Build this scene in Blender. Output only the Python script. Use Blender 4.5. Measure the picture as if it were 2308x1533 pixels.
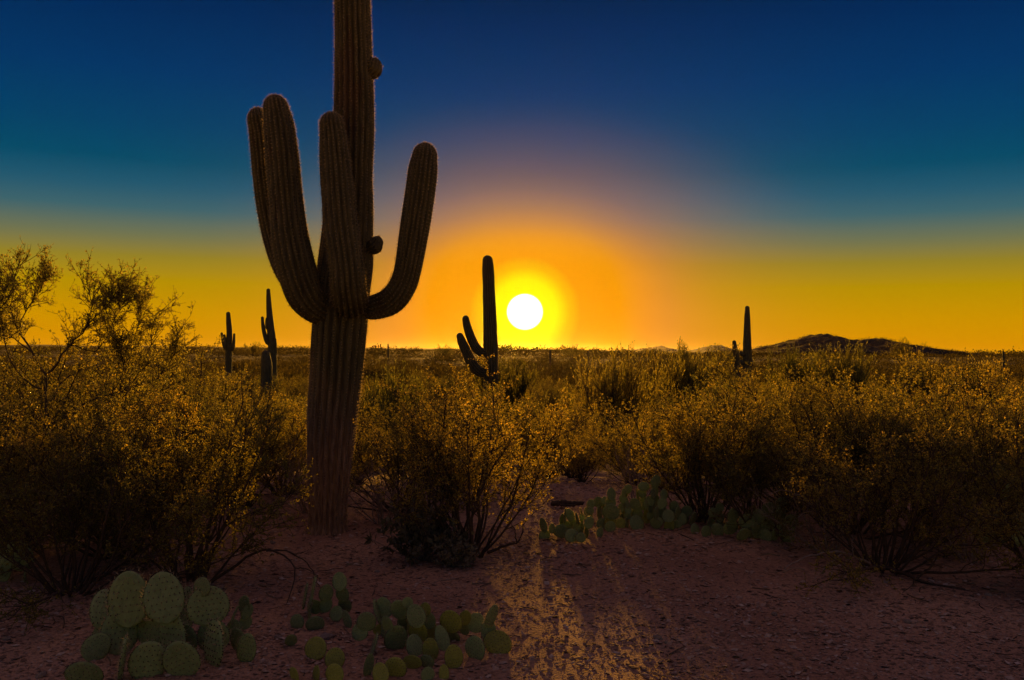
import bpy, math, random
import numpy as np
from mathutils import Vector, Matrix, Euler

for o in list(bpy.data.objects):
    bpy.data.objects.remove(o, do_unlink=True)
SC = bpy.context.scene
COL = SC.collection
R = math.radians

# ------------------------------------------------------------------ camera
EYE = 1.6
FPX = 2051.0                      # focal length in photo pixels (32 mm on 36 mm)
cam_d = bpy.data.cameras.new('camera')
cam_d.sensor_width = 36.0
cam_d.lens = 32.0
cam_d.clip_start = 0.05
cam_d.clip_end = 20000
cam = bpy.data.objects.new('camera', cam_d)
COL.objects.link(cam)
CAM_M = Matrix.Rotation(R(90.6), 3, 'X') @ Matrix.Rotation(R(0.5), 3, 'Z')
cam.matrix_world = Matrix.Translation((0, 0, EYE)) @ CAM_M.to_4x4()
SC.camera = cam


def ray(px, py):
    return CAM_M @ Vector(((px - 1154.0) / FPX, (766.5 - py) / FPX, -1.0))


def at(px, py, dist):
    """the world point seen at a photo pixel, at a given distance north"""
    d = ray(px, py)
    return Vector((0, 0, EYE)) + d * (dist / d.y)


def on_ground(px, py):
    d = ray(px, py)
    p = Vector((0, 0, EYE)) + d * (-EYE / d.z)
    return Vector((p.x, p.y, 0))


# ------------------------------------------------------------------ sky
SUN_DIR = ray(1183, 703).normalized()
SUN_AZ = math.atan2(SUN_DIR.x, SUN_DIR.y)
SUN_EL = R(4.8)                   # as the shadows on the sand fall
LAMP_DIR = Vector((math.sin(SUN_AZ) * math.cos(SUN_EL), math.cos(SUN_AZ) * math.cos(SUN_EL), math.sin(SUN_EL)))


def lin(r, g, b, a=1.0):
    f = lambda c: ((c / 255 + 0.055) / 1.055) ** 2.4 if c > 10.3 else c / 255 / 12.92
    return (f(r), f(g), f(b), a)


def set_ramp(ramp, stops, interp='LINEAR'):
    ramp.interpolation = interp
    els = ramp.elements
    while len(els) > len(stops):
        els.remove(els[-1])
    while len(els) < len(stops):
        els.new(1.0)
    for e, (p, c) in zip(els, stops):
        e.position = p
        e.color = c


world = bpy.data.worlds.new('World')
SC.world = world
world.use_nodes = True
nt = world.node_tree
nt.nodes.clear()
W = lambda t: nt.nodes.new(t)
LK = nt.links.new
w_out = W('ShaderNodeOutputWorld')
w_bg = W('ShaderNodeBackground')
tc = W('ShaderNodeTexCoord')
sep = W('ShaderNodeSeparateXYZ')
LK(tc.outputs['Generated'], sep.inputs[0])
el = W('ShaderNodeMath'); el.operation = 'ARCSINE'
LK(sep.outputs['Z'], el.inputs[0])
elm = W('ShaderNodeMath'); elm.operation = 'MULTIPLY'; elm.inputs[1].default_value = 1 / R(90)   # the ramp runs from the skyline to overhead
LK(el.outputs[0], elm.inputs[0])
base = W('ShaderNodeValToRGB')
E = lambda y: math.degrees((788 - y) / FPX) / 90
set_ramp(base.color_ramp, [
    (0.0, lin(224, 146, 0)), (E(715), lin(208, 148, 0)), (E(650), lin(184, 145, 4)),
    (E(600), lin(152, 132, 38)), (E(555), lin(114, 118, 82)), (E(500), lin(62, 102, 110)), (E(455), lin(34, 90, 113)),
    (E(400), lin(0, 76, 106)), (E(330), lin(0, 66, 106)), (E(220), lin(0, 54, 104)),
    (E(90), lin(0, 42, 90)), (E(0), lin(0, 34, 74)), (28 / 90, lin(20, 34, 66)), (42 / 90, lin(62, 52, 70)), (66 / 90, lin(120, 90, 88)), (1.0, lin(128, 97, 93))])  # upper stops lifted to mauve, an unseen sky fill added for the shaded sand
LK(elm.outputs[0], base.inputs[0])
dot = W('ShaderNodeVectorMath'); dot.operation = 'DOT_PRODUCT'
LK(tc.outputs['Generated'], dot.inputs[0])
dot.inputs[1].default_value = SUN_DIR
ac = W('ShaderNodeMath'); ac.operation = 'ARCCOSINE'
LK(dot.outputs['Value'], ac.inputs[0])
acm = W('ShaderNodeMath'); acm.operation = 'MULTIPLY'; acm.inputs[1].default_value = 1 / R(20)
LK(ac.outputs[0], acm.inputs[0])
A = lambda deg: deg / 20
glow = W('ShaderNodeValToRGB')
set_ramp(glow.color_ramp, [
    (0.0, (2, 2, 2, 1)), (A(1.02), (2, 2, 2, 1)), (A(1.17), (1.15, 1.05, 0.0, 1)),
    (A(2.0), (1.08, 0.95, 0.0, 1)), (A(2.8), (1.0, 0.52, 0.0, 1)), (A(3.5), (1.0, 0.35, 0, 1)), (A(6), (0.98, 0.33, 0, 1)), (A(9), (0.9, 0.27, 0.04, 1)),
    (1.0, (0.8, 0.27, 0.02, 1))])
LK(acm.outputs[0], glow.inputs[0])
fac = W('ShaderNodeValToRGB')
G = lambda v: (v, v, v, 1)
set_ramp(fac.color_ramp, [(0.0, G(1)), (A(3.6), G(0.95)), (A(4.6), G(0.85)), (A(5.4), G(0.63)), (A(6.4), G(0.41)),
                          (A(7.6), G(0.24)), (A(9.2), G(0.125)), (A(11.2), G(0.04)), (A(13.2), G(0.0)), (A(18), G(0))], 'B_SPLINE')
# the warm glow spreads wider along the skyline than upwards
az = W('ShaderNodeMath'); az.operation = 'ARCTAN2'
LK(sep.outputs['X'], az.inputs[0]); LK(sep.outputs['Y'], az.inputs[1])
az1 = W('ShaderNodeMath'); az1.operation = 'SUBTRACT'; az1.inputs[1].default_value = SUN_AZ; LK(az.outputs[0], az1.inputs[0])
az2 = W('ShaderNodeMath'); az2.operation = 'MULTIPLY'; az2.inputs[1].default_value = 0.62; LK(az1.outputs[0], az2.inputs[0])
el1 = W('ShaderNodeMath'); el1.operation = 'SUBTRACT'; el1.inputs[1].default_value = math.asin(SUN_DIR.z); LK(el.outputs[0], el1.inputs[0])
cmb = W('ShaderNodeCombineXYZ'); LK(az2.outputs[0], cmb.inputs[0]); LK(el1.outputs[0], cmb.inputs[1])
ln_ = W('ShaderNodeVectorMath'); ln_.operation = 'LENGTH'; LK(cmb.outputs[0], ln_.inputs[0])
lnm = W('ShaderNodeMath'); lnm.operation = 'MULTIPLY'; lnm.inputs[1].default_value = 1 / R(20); LK(ln_.outputs['Value'], lnm.inputs[0])
LK(lnm.outputs[0], fac.inputs[0])
mixs = W('ShaderNodeMix'); mixs.data_type = 'RGBA'
LK(fac.outputs['Color'], mixs.inputs['Factor'])
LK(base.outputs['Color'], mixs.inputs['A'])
LK(glow.outputs['Color'], mixs.inputs['B'])
sky = W('ShaderNodeTexSky')
sky.sky_type = 'NISHITA'
sky.sun_disc = False
sky.sun_elevation = SUN_EL
sky.sun_rotation = SUN_AZ
sky.altitude = 800
sky.dust_density = 2.0
bg2 = W('ShaderNodeBackground')
tint = W('ShaderNodeMix'); tint.data_type = 'RGBA'; tint.blend_type = 'MULTIPLY'; tint.inputs['Factor'].default_value = 1
LK(sky.outputs[0], tint.inputs['A']); tint.inputs['B'].default_value = (1.0, 0.6, 0.12, 1)
LK(tint.outputs['Result'], bg2.inputs[0]); bg2.inputs[1].default_value = 0.0004
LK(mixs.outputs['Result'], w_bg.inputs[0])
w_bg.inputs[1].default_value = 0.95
adds = W('ShaderNodeAddShader')
LK(w_bg.outputs[0], adds.inputs[0]); LK(bg2.outputs[0], adds.inputs[1])
LK(adds.outputs[0], w_out.inputs['Surface'])

# ------------------------------------------------------------------ sun lamp
sd = bpy.data.lights.new('sun', 'SUN')
sd.energy = 5.0
sd.angle = R(2.0)
sd.color = (1.0, 0.45, 0.045)
sun = bpy.data.objects.new('sun', sd)
COL.objects.link(sun)
sun.rotation_euler = (-LAMP_DIR).to_track_quat('-Z', 'Y').to_euler()
sun.location = LAMP_DIR * 50

SC.view_settings.view_transform = 'Standard'
SC.view_settings.look = 'None'
SC.view_settings.exposure = 0.0
SC.view_settings.gamma = 1.0
SC.view_settings.use_curve_mapping = False
SC.render.engine = 'CYCLES'
cy = SC.cycles
cy.use_denoising = True
cy.max_bounces = 7
cy.diffuse_bounces = 4
cy.transmission_bounces = 5
cy.glossy_bounces = 2
cy.volume_bounces = 0
cy.sample_clamp_indirect = 3.0
cy.caustics_reflective = False
cy.caustics_refractive = False

# ------------------------------------------------------------------ helpers
rng = np.random.default_rng(7)


def new_mat(name):
    m = bpy.data.materials.new(name)
    m.use_nodes = True
    t = m.node_tree
    t.nodes.clear()
    return m, t, (lambda k: t.nodes.new(k)), t.links.new


def ramp_node(t, stops, interp='LINEAR'):
    n = t.nodes.new('ShaderNodeValToRGB')
    set_ramp(n.color_ramp, stops, interp)
    return n


def make_mesh(name, V, F, mats, smooth=True, midx=None):
    me = bpy.data.meshes.new(name)
    V = np.asarray(V, dtype=np.float32)
    faces = F if isinstance(F, list) else [F]
    faces = [np.asarray(f, dtype=np.int32) for f in faces if len(f)]
    loops = np.concatenate([f.ravel() for f in faces])
    sizes = np.concatenate([np.full(len(f), f.shape[1], dtype=np.int32) for f in faces])
    starts = np.concatenate([[0], np.cumsum(sizes)[:-1]]).astype(np.int32)
    me.vertices.add(len(V))
    me.vertices.foreach_set('co', V.ravel())
    me.loops.add(len(loops))
    me.loops.foreach_set('vertex_index', loops)
    me.polygons.add(len(sizes))
    me.polygons.foreach_set('loop_start', starts)
    me.polygons.foreach_set('loop_total', sizes)
    if not isinstance(mats, (list, tuple)):
        mats = [mats]
    for m in mats:
        me.materials.append(m)
    if midx is not None:
        me.polygons.foreach_set('material_index', np.asarray(midx, dtype=np.int32))
    me.polygons.foreach_set('use_smooth', np.full(len(sizes), bool(smooth)))
    me.update(calc_edges=True)
    return me


def link(name, me, parent=None, loc=(0, 0, 0), rot=None, scale=None):
    o = bpy.data.objects.new(name, me)
    COL.objects.link(o)
    o.location = loc
    if rot is not None:
        o.rotation_euler = rot
    if scale is not None:
        o.scale = (scale, scale, scale) if np.isscalar(scale) else scale
    if parent is not None:
        o.parent = parent
    return o


def tag(o, label=None, cat=None, group=None, kind=None):
    if label: o['label'] = label
    if cat: o['category'] = cat
    if group: o['group'] = group
    if kind: o['kind'] = kind
    return o


def unit(a):
    return a / np.maximum(np.linalg.norm(a, axis=-1, keepdims=True), 1e-9)


def rand_dir(n, r=rng):
    return unit(r.normal(size=(n, 3)))


def tubes(P, Rad, sides=3):
    """P (n,k,3) polylines, Rad (n,k): open tubes closed to a point at the tip"""
    n, k, _ = P.shape
    T = np.gradient(P, axis=1)
    T = unit(T)
    ref = np.where(np.abs(T[..., 2:3]) > 0.85, np.array([1.0, 0, 0]), np.array([0, 0, 1.0]))
    u = unit(np.cross(T, ref))
    v = np.cross(T, u)
    a = np.arange(sides) * 2 * np.pi / sides
    V = P[:, :, None, :] + Rad[:, :, None, None] * (np.cos(a)[None, None, :, None] * u[:, :, None, :] + np.sin(a)[None, None, :, None] * v[:, :, None, :])
    V = V.reshape(-1, 3)
    i = np.arange(n)[:, None, None] * k * sides
    j = np.arange(k - 1)[None, :, None] * sides
    s = np.arange(sides)[None, None, :]
    s2 = (s + 1) % sides
    F = np.stack(np.broadcast_arrays(i + j + s, i + j + s2, i + j + sides + s2, i + j + sides + s), axis=-1).reshape(-1, 4)
    return V, F


def join(parts):
    Vs, Fs, off = [], [], 0
    for V, F in parts:
        Vs.append(V); Fs.append(F + off); off += len(V)
    return np.concatenate(Vs), np.concatenate(Fs)


def grow(o, d, L, k, wob, up, r):
    n = len(o)
    P = np.zeros((n, k, 3))
    P[:, 0] = o
    p = o.copy(); dd = unit(d)
    for i in range(1, k):
        dd = unit(dd + wob * r.normal(size=(n, 3)) + np.array([0, 0, 1.0]) * up)
        p = p + dd * (L / (k - 1))[:, None]
        P[:, i] = p
    return P


def along(P, idx, t):
    k = P.shape[1]
    f = t * (k - 1)
    i = np.minimum(f.astype(int), k - 2)
    w = (f - i)[:, None]
    a = P[idx, i]; b = P[idx, i + 1]
    return a * (1 - w) + b * w, unit(b - a)


def leaf_quads(pos, d, Ln, Wd, r):
    n = len(pos)
    side = unit(np.cross(d, rand_dir(n, r)))
    mid = pos + d * (Ln * 0.5)[:, None]
    V = np.stack([pos, mid + side * (Wd * 0.5)[:, None], pos + d * Ln[:, None], mid - side * (Wd * 0.5)[:, None]], axis=1).reshape(-1, 3)
    F = np.arange(n * 4).reshape(n, 4)
    return V, F


def smooth(a, b, x):
    t = np.clip((x - a) / (b - a), 0, 1)
    return t * t * (3 - 2 * t)


# cheap lattice value noise (shared by terrain and stems)
_lat = np.random.default_rng(3).random((256, 256))


def vnoise(x, y):
    x = np.asarray(x, float); y = np.asarray(y, float)
    xi = np.floor(x).astype(int); yi = np.floor(y).astype(int)
    fx = x - xi; fy = y - yi
    fx = fx * fx * (3 - 2 * fx); fy = fy * fy * (3 - 2 * fy)
    g = lambda a, b: _lat[a % 256, b % 256]
    return (g(xi, yi) * (1 - fx) + g(xi + 1, yi) * fx) * (1 - fy) + (g(xi, yi + 1) * (1 - fx) + g(xi + 1, yi + 1) * fx) * fy - 0.5


def gz(x, y):
    """height of the desert floor"""
    x = np.asarray(x, float); y = np.asarray(y, float)
    z = -1.15 * smooth(9.2, 22, y) + 1.3 * smooth(55, 330, y)
    far = smooth(9, 30, y)
    z = z + far * 0.35 * vnoise(x / 9, y / 9) + smooth(60, 300, y) * 1.6 * vnoise(x / 60 + 7, y / 45)
    z = z + smooth(500, 1500, y) * (7 * vnoise(x / 330 + 3, y / 300) + 2.6 * vnoise(x / 90 + 3, y / 150) - 1.0)
    near = 1 - smooth(14, 22, y)
    z = z + near * (0.028 * vnoise((x + 0.6 * y) / 1.3 + 11, (y - 0.6 * x) / 1.3) + 0.007 * vnoise((x + 0.35 * y) / 0.4, (y - 0.35 * x) / 0.4 + 5) + 0.003 * vnoise((x - 0.5 * y) / 0.13, (y + 0.5 * x) / 0.13))
    return z


# ------------------------------------------------------------------ materials
def coords(N):
    return N('ShaderNodeTexCoord')


def mat_skin():
    m, t, N, L = new_mat('saguaro_skin')
    out = N('ShaderNodeOutputMaterial'); b = N('ShaderNodeBsdfPrincipled')
    c = coords(N)
    sp = N('ShaderNodeSeparateXYZ'); L(c.outputs['Object'], sp.inputs[0])
    # green-grey skin with vertical mottling
    mp = N('ShaderNodeMapping'); mp.inputs['Scale'].default_value = (1, 1, 0.25); L(c.outputs['Object'], mp.inputs[0])
    n1 = N('ShaderNodeTexNoise'); n1.inputs['Scale'].default_value = 22; n1.inputs['Detail'].default_value = 5; L(mp.outputs[0], n1.inputs[0])
    r1 = ramp_node(t, [(0.3, (0.046, 0.044, 0.022, 1)), (0.7, (0.12, 0.108, 0.06, 1))]); L(n1.outputs['Fac'], r1.inputs[0])
    # scars
    n2 = N('ShaderNodeTexNoise'); n2.inputs['Scale'].default_value = 7; n2.inputs['Detail'].default_value = 6; n2.inputs['Roughness'].default_value = 0.7; L(mp.outputs[0], n2.inputs[0])
    r2 = ramp_node(t, [(0.60, (0, 0, 0, 1)), (0.68, (1, 1, 1, 1))]); L(n2.outputs['Fac'], r2.inputs[0])
    dv = N('ShaderNodeVectorMath'); dv.operation = 'DISTANCE'; L(mp.outputs[0], dv.inputs[0]); dv.inputs[1].default_value = (0.14, -0.16, 0.96)
    rs = ramp_node(t, [(0.06, (0.2, 0.2, 0.2, 1)), (0.2, (0, 0, 0, 1))]); L(dv.outputs['Value'], rs.inputs[0])
    ns_ = N('ShaderNodeMath'); ns_.operation = 'ADD'; L(n2.outputs['Fac'], ns_.inputs[0]); L(rs.outputs[0], ns_.inputs[1]); L(ns_.outputs[0], r2.inputs[0])
    mx = N('ShaderNodeMix'); mx.data_type = 'RGBA'; L(r2.outputs[0], mx.inputs['Factor']); L(r1.outputs[0], mx.inputs['A'])
    mx.inputs['B'].default_value = (0.085, 0.055, 0.035, 1)
    # corky bark on the lowest metre
    hz = N('ShaderNodeMath'); hz.operation = 'ADD'; L(sp.outputs['Z'], hz.inputs[0])
    n3 = N('ShaderNodeTexNoise'); n3.inputs['Scale'].default_value = 5; L(mp.outputs[0], n3.inputs[0])
    sc_ = N('ShaderNodeMath'); sc_.operation = 'MULTIPLY'; sc_.inputs[1].default_value = -1.1; L(n3.outputs['Fac'], sc_.inputs[0]); L(sc_.outputs[0], hz.inputs[1])
    r3 = ramp_node(t, [(0.1, (1, 1, 1, 1)), (1.0, (0, 0, 0, 1))]); L(hz.outputs[0], r3.inputs[0])
    mp2 = N('ShaderNodeMapping'); mp2.inputs['Scale'].default_value = (1, 1, 0.18); L(c.outputs['Object'], mp2.inputs[0])
    n4 = N('ShaderNodeTexNoise'); n4.inputs['Scale'].default_value = 45; n4.inputs['Detail'].default_value = 4; L(mp2.outputs[0], n4.inputs[0])
    r4 = ramp_node(t, [(0.35, (0.24, 0.14, 0.08, 1)), (0.7, (0.52, 0.34, 0.21, 1))]); L(n4.outputs['Fac'], r4.inputs[0])
    mx2 = N('ShaderNodeMix'); mx2.data_type = 'RGBA'; L(r3.outputs[0], mx2.inputs['Factor']); L(mx.outputs['Result'], mx2.inputs['A']); L(r4.outputs[0], mx2.inputs['B'])
    L(mx2.outputs['Result'], b.inputs['Base Color'])
    b.inputs['Roughness'].default_value = 0.6
    bp = N('ShaderNodeBump'); bp.inputs['Strength'].default_value = 0.6; bp.inputs['Distance'].default_value = 0.02
    ad = N('ShaderNodeMath'); ad.operation = 'SUBTRACT'; L(n4.outputs['Fac'], ad.inputs[0]); L(r2.outputs[0], ad.inputs[1])
    L(ad.outputs[0], bp.inputs['Height']); L(bp.outputs[0], b.inputs['Normal'])
    L(b.outputs[0], out.inputs[0])
    return m


def mat_translucent(name, stops, trans=0.5, gloss=0.06, rough=0.35, tcol=None, instance=0.35):
    """leaf: diffuse + translucent + a little gloss, colour varied per leaf and per plant"""
    m, t, N, L = new_mat(name)
    out = N('ShaderNodeOutputMaterial')
    ge = N('ShaderNodeNewGeometry')
    cr = ramp_node(t, stops); L(ge.outputs['Random Per Island'], cr.inputs[0])
    oi = N('ShaderNodeObjectInfo')
    hs = N('ShaderNodeHueSaturation'); L(cr.outputs[0], hs.inputs['Color'])
    mv = N('ShaderNodeMapRange'); L(oi.outputs['Random'], mv.inputs[0]); mv.inputs[3].default_value = 1 - instance; mv.inputs[4].default_value = 1 + instance
    L(mv.outputs[0], hs.inputs['Value'])
    mh = N('ShaderNodeMapRange'); L(oi.outputs['Random'], mh.inputs[0]); mh.inputs[3].default_value = 0.53; mh.inputs[4].default_value = 0.485
    L(mh.outputs[0], hs.inputs['Hue'])
    d = N('ShaderNodeBsdfDiffuse'); L(hs.outputs[0], d.inputs[0])
    tr = N('ShaderNodeBsdfTranslucent')
    if tcol:
        mm = N('ShaderNodeMix'); mm.data_type = 'RGBA'; mm.blend_type = 'MULTIPLY'; mm.inputs['Factor'].default_value = 1
        L(hs.outputs[0], mm.inputs['A']); mm.inputs['B'].default_value = tcol; L(mm.outputs['Result'], tr.inputs[0])
    else:
        L(hs.outputs[0], tr.inputs[0])
    ms = N('ShaderNodeMixShader'); ms.inputs[0].default_value = trans
    L(d.outputs[0], ms.inputs[1]); L(tr.outputs[0], ms.inputs[2])
    g = N('ShaderNodeBsdfGlossy'); g.inputs['Roughness'].default_value = rough; g.inputs[0].default_value = (0.9, 0.9, 0.9, 1)
    m2 = N('ShaderNodeMixShader'); m2.inputs[0].default_value = gloss
    L(ms.outputs[0], m2.inputs[1]); L(g.outputs[0], m2.inputs[2])
    L(m2.outputs[0], out.inputs[0])
    return m


def mat_plain(name, c1, c2, scale=20, rough=0.85, stretch=(1, 1, 1), bump=0.0, trans=0.0):
    m, t, N, L = new_mat(name)
    out = N('ShaderNodeOutputMaterial'); b = N('ShaderNodeBsdfPrincipled')
    c = coords(N)
    mp = N('ShaderNodeMapping'); mp.inputs['Scale'].default_value = stretch; L(c.outputs['Object'], mp.inputs[0])
    n = N('ShaderNodeTexNoise'); n.inputs['Scale'].default_value = scale; n.inputs['Detail'].default_value = 5; L(mp.outputs[0], n.inputs[0])
    r = ramp_node(t, [(0.32, c1 + (1,)), (0.68, c2 + (1,))]); L(n.outputs['Fac'], r.inputs[0])
    L(r.outputs[0], b.inputs['Base Color']); b.inputs['Roughness'].default_value = rough
    if bump:
        bp = N('ShaderNodeBump'); bp.inputs['Strength'].default_value = bump; bp.inputs['Distance'].default_value = 0.01
        L(n.outputs['Fac'], bp.inputs['Height']); L(bp.outputs[0], b.inputs['Normal'])
    if trans:
        tr = N('ShaderNodeBsdfTranslucent'); L(r.outputs[0], tr.inputs[0])
        ms = N('ShaderNodeMixShader'); ms.inputs[0].default_value = trans
        L(b.outputs[0], ms.inputs[1]); L(tr.outputs[0], ms.inputs[2]); L(ms.outputs[0], out.inputs[0])
    else:
        L(b.outputs[0], out.inputs[0])
    return m


def mat_sand():
    m, t, N, L = new_mat('desert_sand')
    out = N('ShaderNodeOutputMaterial'); b = N('ShaderNodeBsdfPrincipled')
    c = coords(N)
    n1 = N('ShaderNodeTexNoise'); n1.inputs['Scale'].default_value = 0.55; n1.inputs['Detail'].default_value = 4; L(c.outputs['Object'], n1.inputs[0])
    n2 = N('ShaderNodeTexNoise'); n2.inputs['Scale'].default_value = 38; n2.inputs['Detail'].default_value = 6; n2.inputs['Roughness'].default_value = 0.7; L(c.outputs['Object'], n2.inputs[0])
    r1 = ramp_node(t, [(0.34, (0.40, 0.225, 0.145, 1)), (0.5, (0.54, 0.32, 0.21, 1)), (0.66, (0.66, 0.42, 0.29, 1))]); L(n1.outputs['Fac'], r1.inputs[0])
    r2 = ramp_node(t, [(0.34, (0.30, 0.27, 0.26, 1)), (0.50, (0.8, 0.78, 0.77, 1)), (0.66, (1.05, 1.05, 1.05, 1))]); L(n2.outputs['Fac'], r2.inputs[0])
    mx = N('ShaderNodeMix'); mx.data_type = 'RGBA'; mx.blend_type = 'MULTIPLY'; mx.inputs['Factor'].default_value = 0.85
    L(r1.outputs[0], mx.inputs['A']); L(r2.outputs[0], mx.inputs['B'])
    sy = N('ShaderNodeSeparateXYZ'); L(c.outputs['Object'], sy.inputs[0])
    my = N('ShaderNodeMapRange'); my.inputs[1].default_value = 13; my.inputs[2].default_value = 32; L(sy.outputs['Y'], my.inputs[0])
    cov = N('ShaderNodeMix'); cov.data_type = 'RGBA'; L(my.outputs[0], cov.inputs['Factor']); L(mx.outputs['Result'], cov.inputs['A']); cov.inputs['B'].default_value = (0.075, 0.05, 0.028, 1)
    L(cov.outputs['Result'], b.inputs['Base Color']); b.inputs['Roughness'].default_value = 0.95
    n3 = N('ShaderNodeTexNoise'); n3.inputs['Scale'].default_value = 70; n3.inputs['Detail'].default_value = 5; L(c.outputs['Object'], n3.inputs[0])
    bp = N('ShaderNodeBump'); bp.inputs['Strength'].default_value = 1.0; bp.inputs['Distance'].default_value = 0.012
    L(n3.outputs['Fac'], bp.inputs['Height']); L(bp.outputs[0], b.inputs['Normal'])
    L(b.outputs[0], out.inputs[0])
    return m


def mat_island(name, stops, rough=0.9):
    m, t, N, L = new_mat(name)
    out = N('ShaderNodeOutputMaterial'); b = N('ShaderNodeBsdfPrincipled')
    ge = N('ShaderNodeNewGeometry'); cr = ramp_node(t, stops); L(ge.outputs['Random Per Island'], cr.inputs[0])
    c = coords(N); n = N('ShaderNodeTexNoise'); n.inputs['Scale'].default_value = 60; L(c.outputs['Object'], n.inputs[0])
    mx = N('ShaderNodeMix'); mx.data_type = 'RGBA'; mx.blend_type = 'MULTIPLY'; mx.inputs['Factor'].default_value = 0.5
    r = ramp_node(t, [(0.3, (0.5, 0.5, 0.5, 1)), (0.7, (1, 1, 1, 1))]); L(n.outputs['Fac'], r.inputs[0])
    L(cr.outputs[0], mx.inputs['A']); L(r.outputs[0], mx.inputs['B'])
    L(mx.outputs['Result'], b.inputs['Base Color']); b.inputs['Roughness'].default_value = rough
    L(b.outputs[0], out.inputs[0])
    return m


def mat_pad(name, a, b_):
    m, t, N, L = new_mat(name)
    out = N('ShaderNodeOutputMaterial'); b = N('ShaderNodeBsdfPrincipled')
    c = coords(N); oi = N('ShaderNodeObjectInfo')
    n = N('ShaderNodeTexNoise'); n.inputs['Scale'].default_value = 9; n.inputs['Detail'].default_value = 5; n.noise_dimensions = '4D'
    L(c.outputs['Object'], n.inputs[0]); L(oi.outputs['Random'], n.inputs['W'])
    r = ramp_node(t, [(0.3, a), (0.7, b_)]); L(n.outputs['Fac'], r.inputs[0])
    n5 = N('ShaderNodeTexNoise'); n5.inputs['Scale'].default_value = 4.5; n5.inputs['Detail'].default_value = 7; n5.inputs['Roughness'].default_value = 0.7; n5.noise_dimensions = '4D'
    L(c.outputs['Object'], n5.inputs[0])
    wv = N('ShaderNodeMath'); wv.operation = 'MULTIPLY'; wv.inputs[1].default_value = 37; L(oi.outputs['Random'], wv.inputs[0]); L(wv.outputs[0], n5.inputs['W'])
    r5 = ramp_node(t, [(0.60, (0, 0, 0, 1)), (0.70, (0.8, 0.8, 0.8, 1))]); L(n5.outputs['Fac'], r5.inputs[0])
    sc5 = N('ShaderNodeMix'); sc5.data_type = 'RGBA'; L(r5.outputs[0], sc5.inputs['Factor']); L(r.outputs[0], sc5.inputs['A']); sc5.inputs['B'].default_value = (0.20, 0.15, 0.09, 1)
    hs = N('ShaderNodeHueSaturation'); L(sc5.outputs['Result'], hs.inputs['Color'])
    mr = N('ShaderNodeMapRange'); L(oi.outputs['Random'], mr.inputs[0]); mr.inputs[3].default_value = 0.75; mr.inputs[4].default_value = 1.2; L(mr.outputs[0], hs.inputs['Value'])
    L(hs.outputs[0], b.inputs['Base Color']); b.inputs['Roughness'].default_value = 0.55
    bp = N('ShaderNodeBump'); bp.inputs['Strength'].default_value = 0.25; bp.inputs['Distance'].default_value = 0.01
    L(n.outputs['Fac'], bp.inputs['Height']); L(bp.outputs[0], b.inputs['Normal'])
    tr = N('ShaderNodeBsdfTranslucent'); L(hs.outputs[0], tr.inputs[0])
    ms = N('ShaderNodeMixShader'); ms.inputs[0].default_value = 0.12
    L(b.outputs[0], ms.inputs[1]); L(tr.outputs[0], ms.inputs[2]); L(ms.outputs[0], out.inputs[0])
    return m


M_SKIN = mat_skin()
M_SPINE = mat_plain('saguaro_spine', (0.42, 0.33, 0.22), (0.66, 0.55, 0.40), 30, 0.6, trans=0.6)
M_LEAF = mat_translucent('creosote_leaf', [(0.0, (0.095, 0.11, 0.024, 1)), (0.5, (0.15, 0.165, 0.036, 1)), (0.85, (0.21, 0.21, 0.05, 1)), (1.0, (0.31, 0.28, 0.08, 1))], 0.64, 0.045, 0.36, (2.6, 2.0, 0.9, 1))
M_LEAF2 = mat_translucent('palo_verde_leaf', [(0.0, (0.11, 0.125, 0.032, 1)), (0.6, (0.18, 0.19, 0.05, 1)), (1.0, (0.26, 0.25, 0.08, 1))], 0.66, 0.04, 0.4, (2.4, 2.1, 1.0, 1))
M_LEAF3 = mat_translucent('brittlebush_leaf', [(0.0, (0.16, 0.15, 0.10, 1)), (1.0, (0.30, 0.27, 0.20, 1))], 0.35, 0.02, 0.5)
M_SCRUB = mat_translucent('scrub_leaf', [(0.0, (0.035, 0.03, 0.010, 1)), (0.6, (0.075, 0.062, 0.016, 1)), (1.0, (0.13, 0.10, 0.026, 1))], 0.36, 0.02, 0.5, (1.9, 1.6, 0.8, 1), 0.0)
M_WOOD = mat_plain('dark_twig', (0.045, 0.03, 0.022), (0.11, 0.075, 0.055), 40, 0.85)
M_DEAD = mat_plain('dead_twig', (0.22, 0.17, 0.14), (0.38, 0.31, 0.27), 40, 0.85)
M_PAD = mat_pad('prickly_pear_skin', (0.23, 0.33, 0.13, 1), (0.35, 0.47, 0.20, 1))
M_PADY = mat_pad('prickly_pear_young_skin', (0.32, 0.37, 0.06, 1), (0.46, 0.50, 0.10, 1))
M_PSPINE = mat_plain('prickly_pear_spine', (0.50, 0.42, 0.28), (0.72, 0.62, 0.46), 30, 0.6, trans=0.6)
M_AREOLE = mat_plain('areole', (0.03, 0.022, 0.014), (0.07, 0.05, 0.03), 60, 0.9)
M_SAND = mat_sand()
M_GRAVEL = mat_island('gravel', [(0.0, (0.20, 0.12, 0.085, 1)), (0.5, (0.42, 0.27, 0.20, 1)), (0.9, (0.56, 0.42, 0.34, 1)), (1.0, (0.7, 0.58, 0.5, 1))])
M_LITTER = mat_island('litter', [(0.0, (0.06, 0.04, 0.03, 1)), (0.6, (0.17, 0.115, 0.08, 1)), (1.0, (0.36, 0.27, 0.19, 1))])
M_STONE = mat_plain('stone', (0.22, 0.16, 0.14), (0.45, 0.37, 0.33), 25, 0.9, bump=0.6)
M_HILL = mat_plain('hill_earth', (0.03, 0.02, 0.010), (0.075, 0.05, 0.025), 0.35, 0.95)
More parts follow.
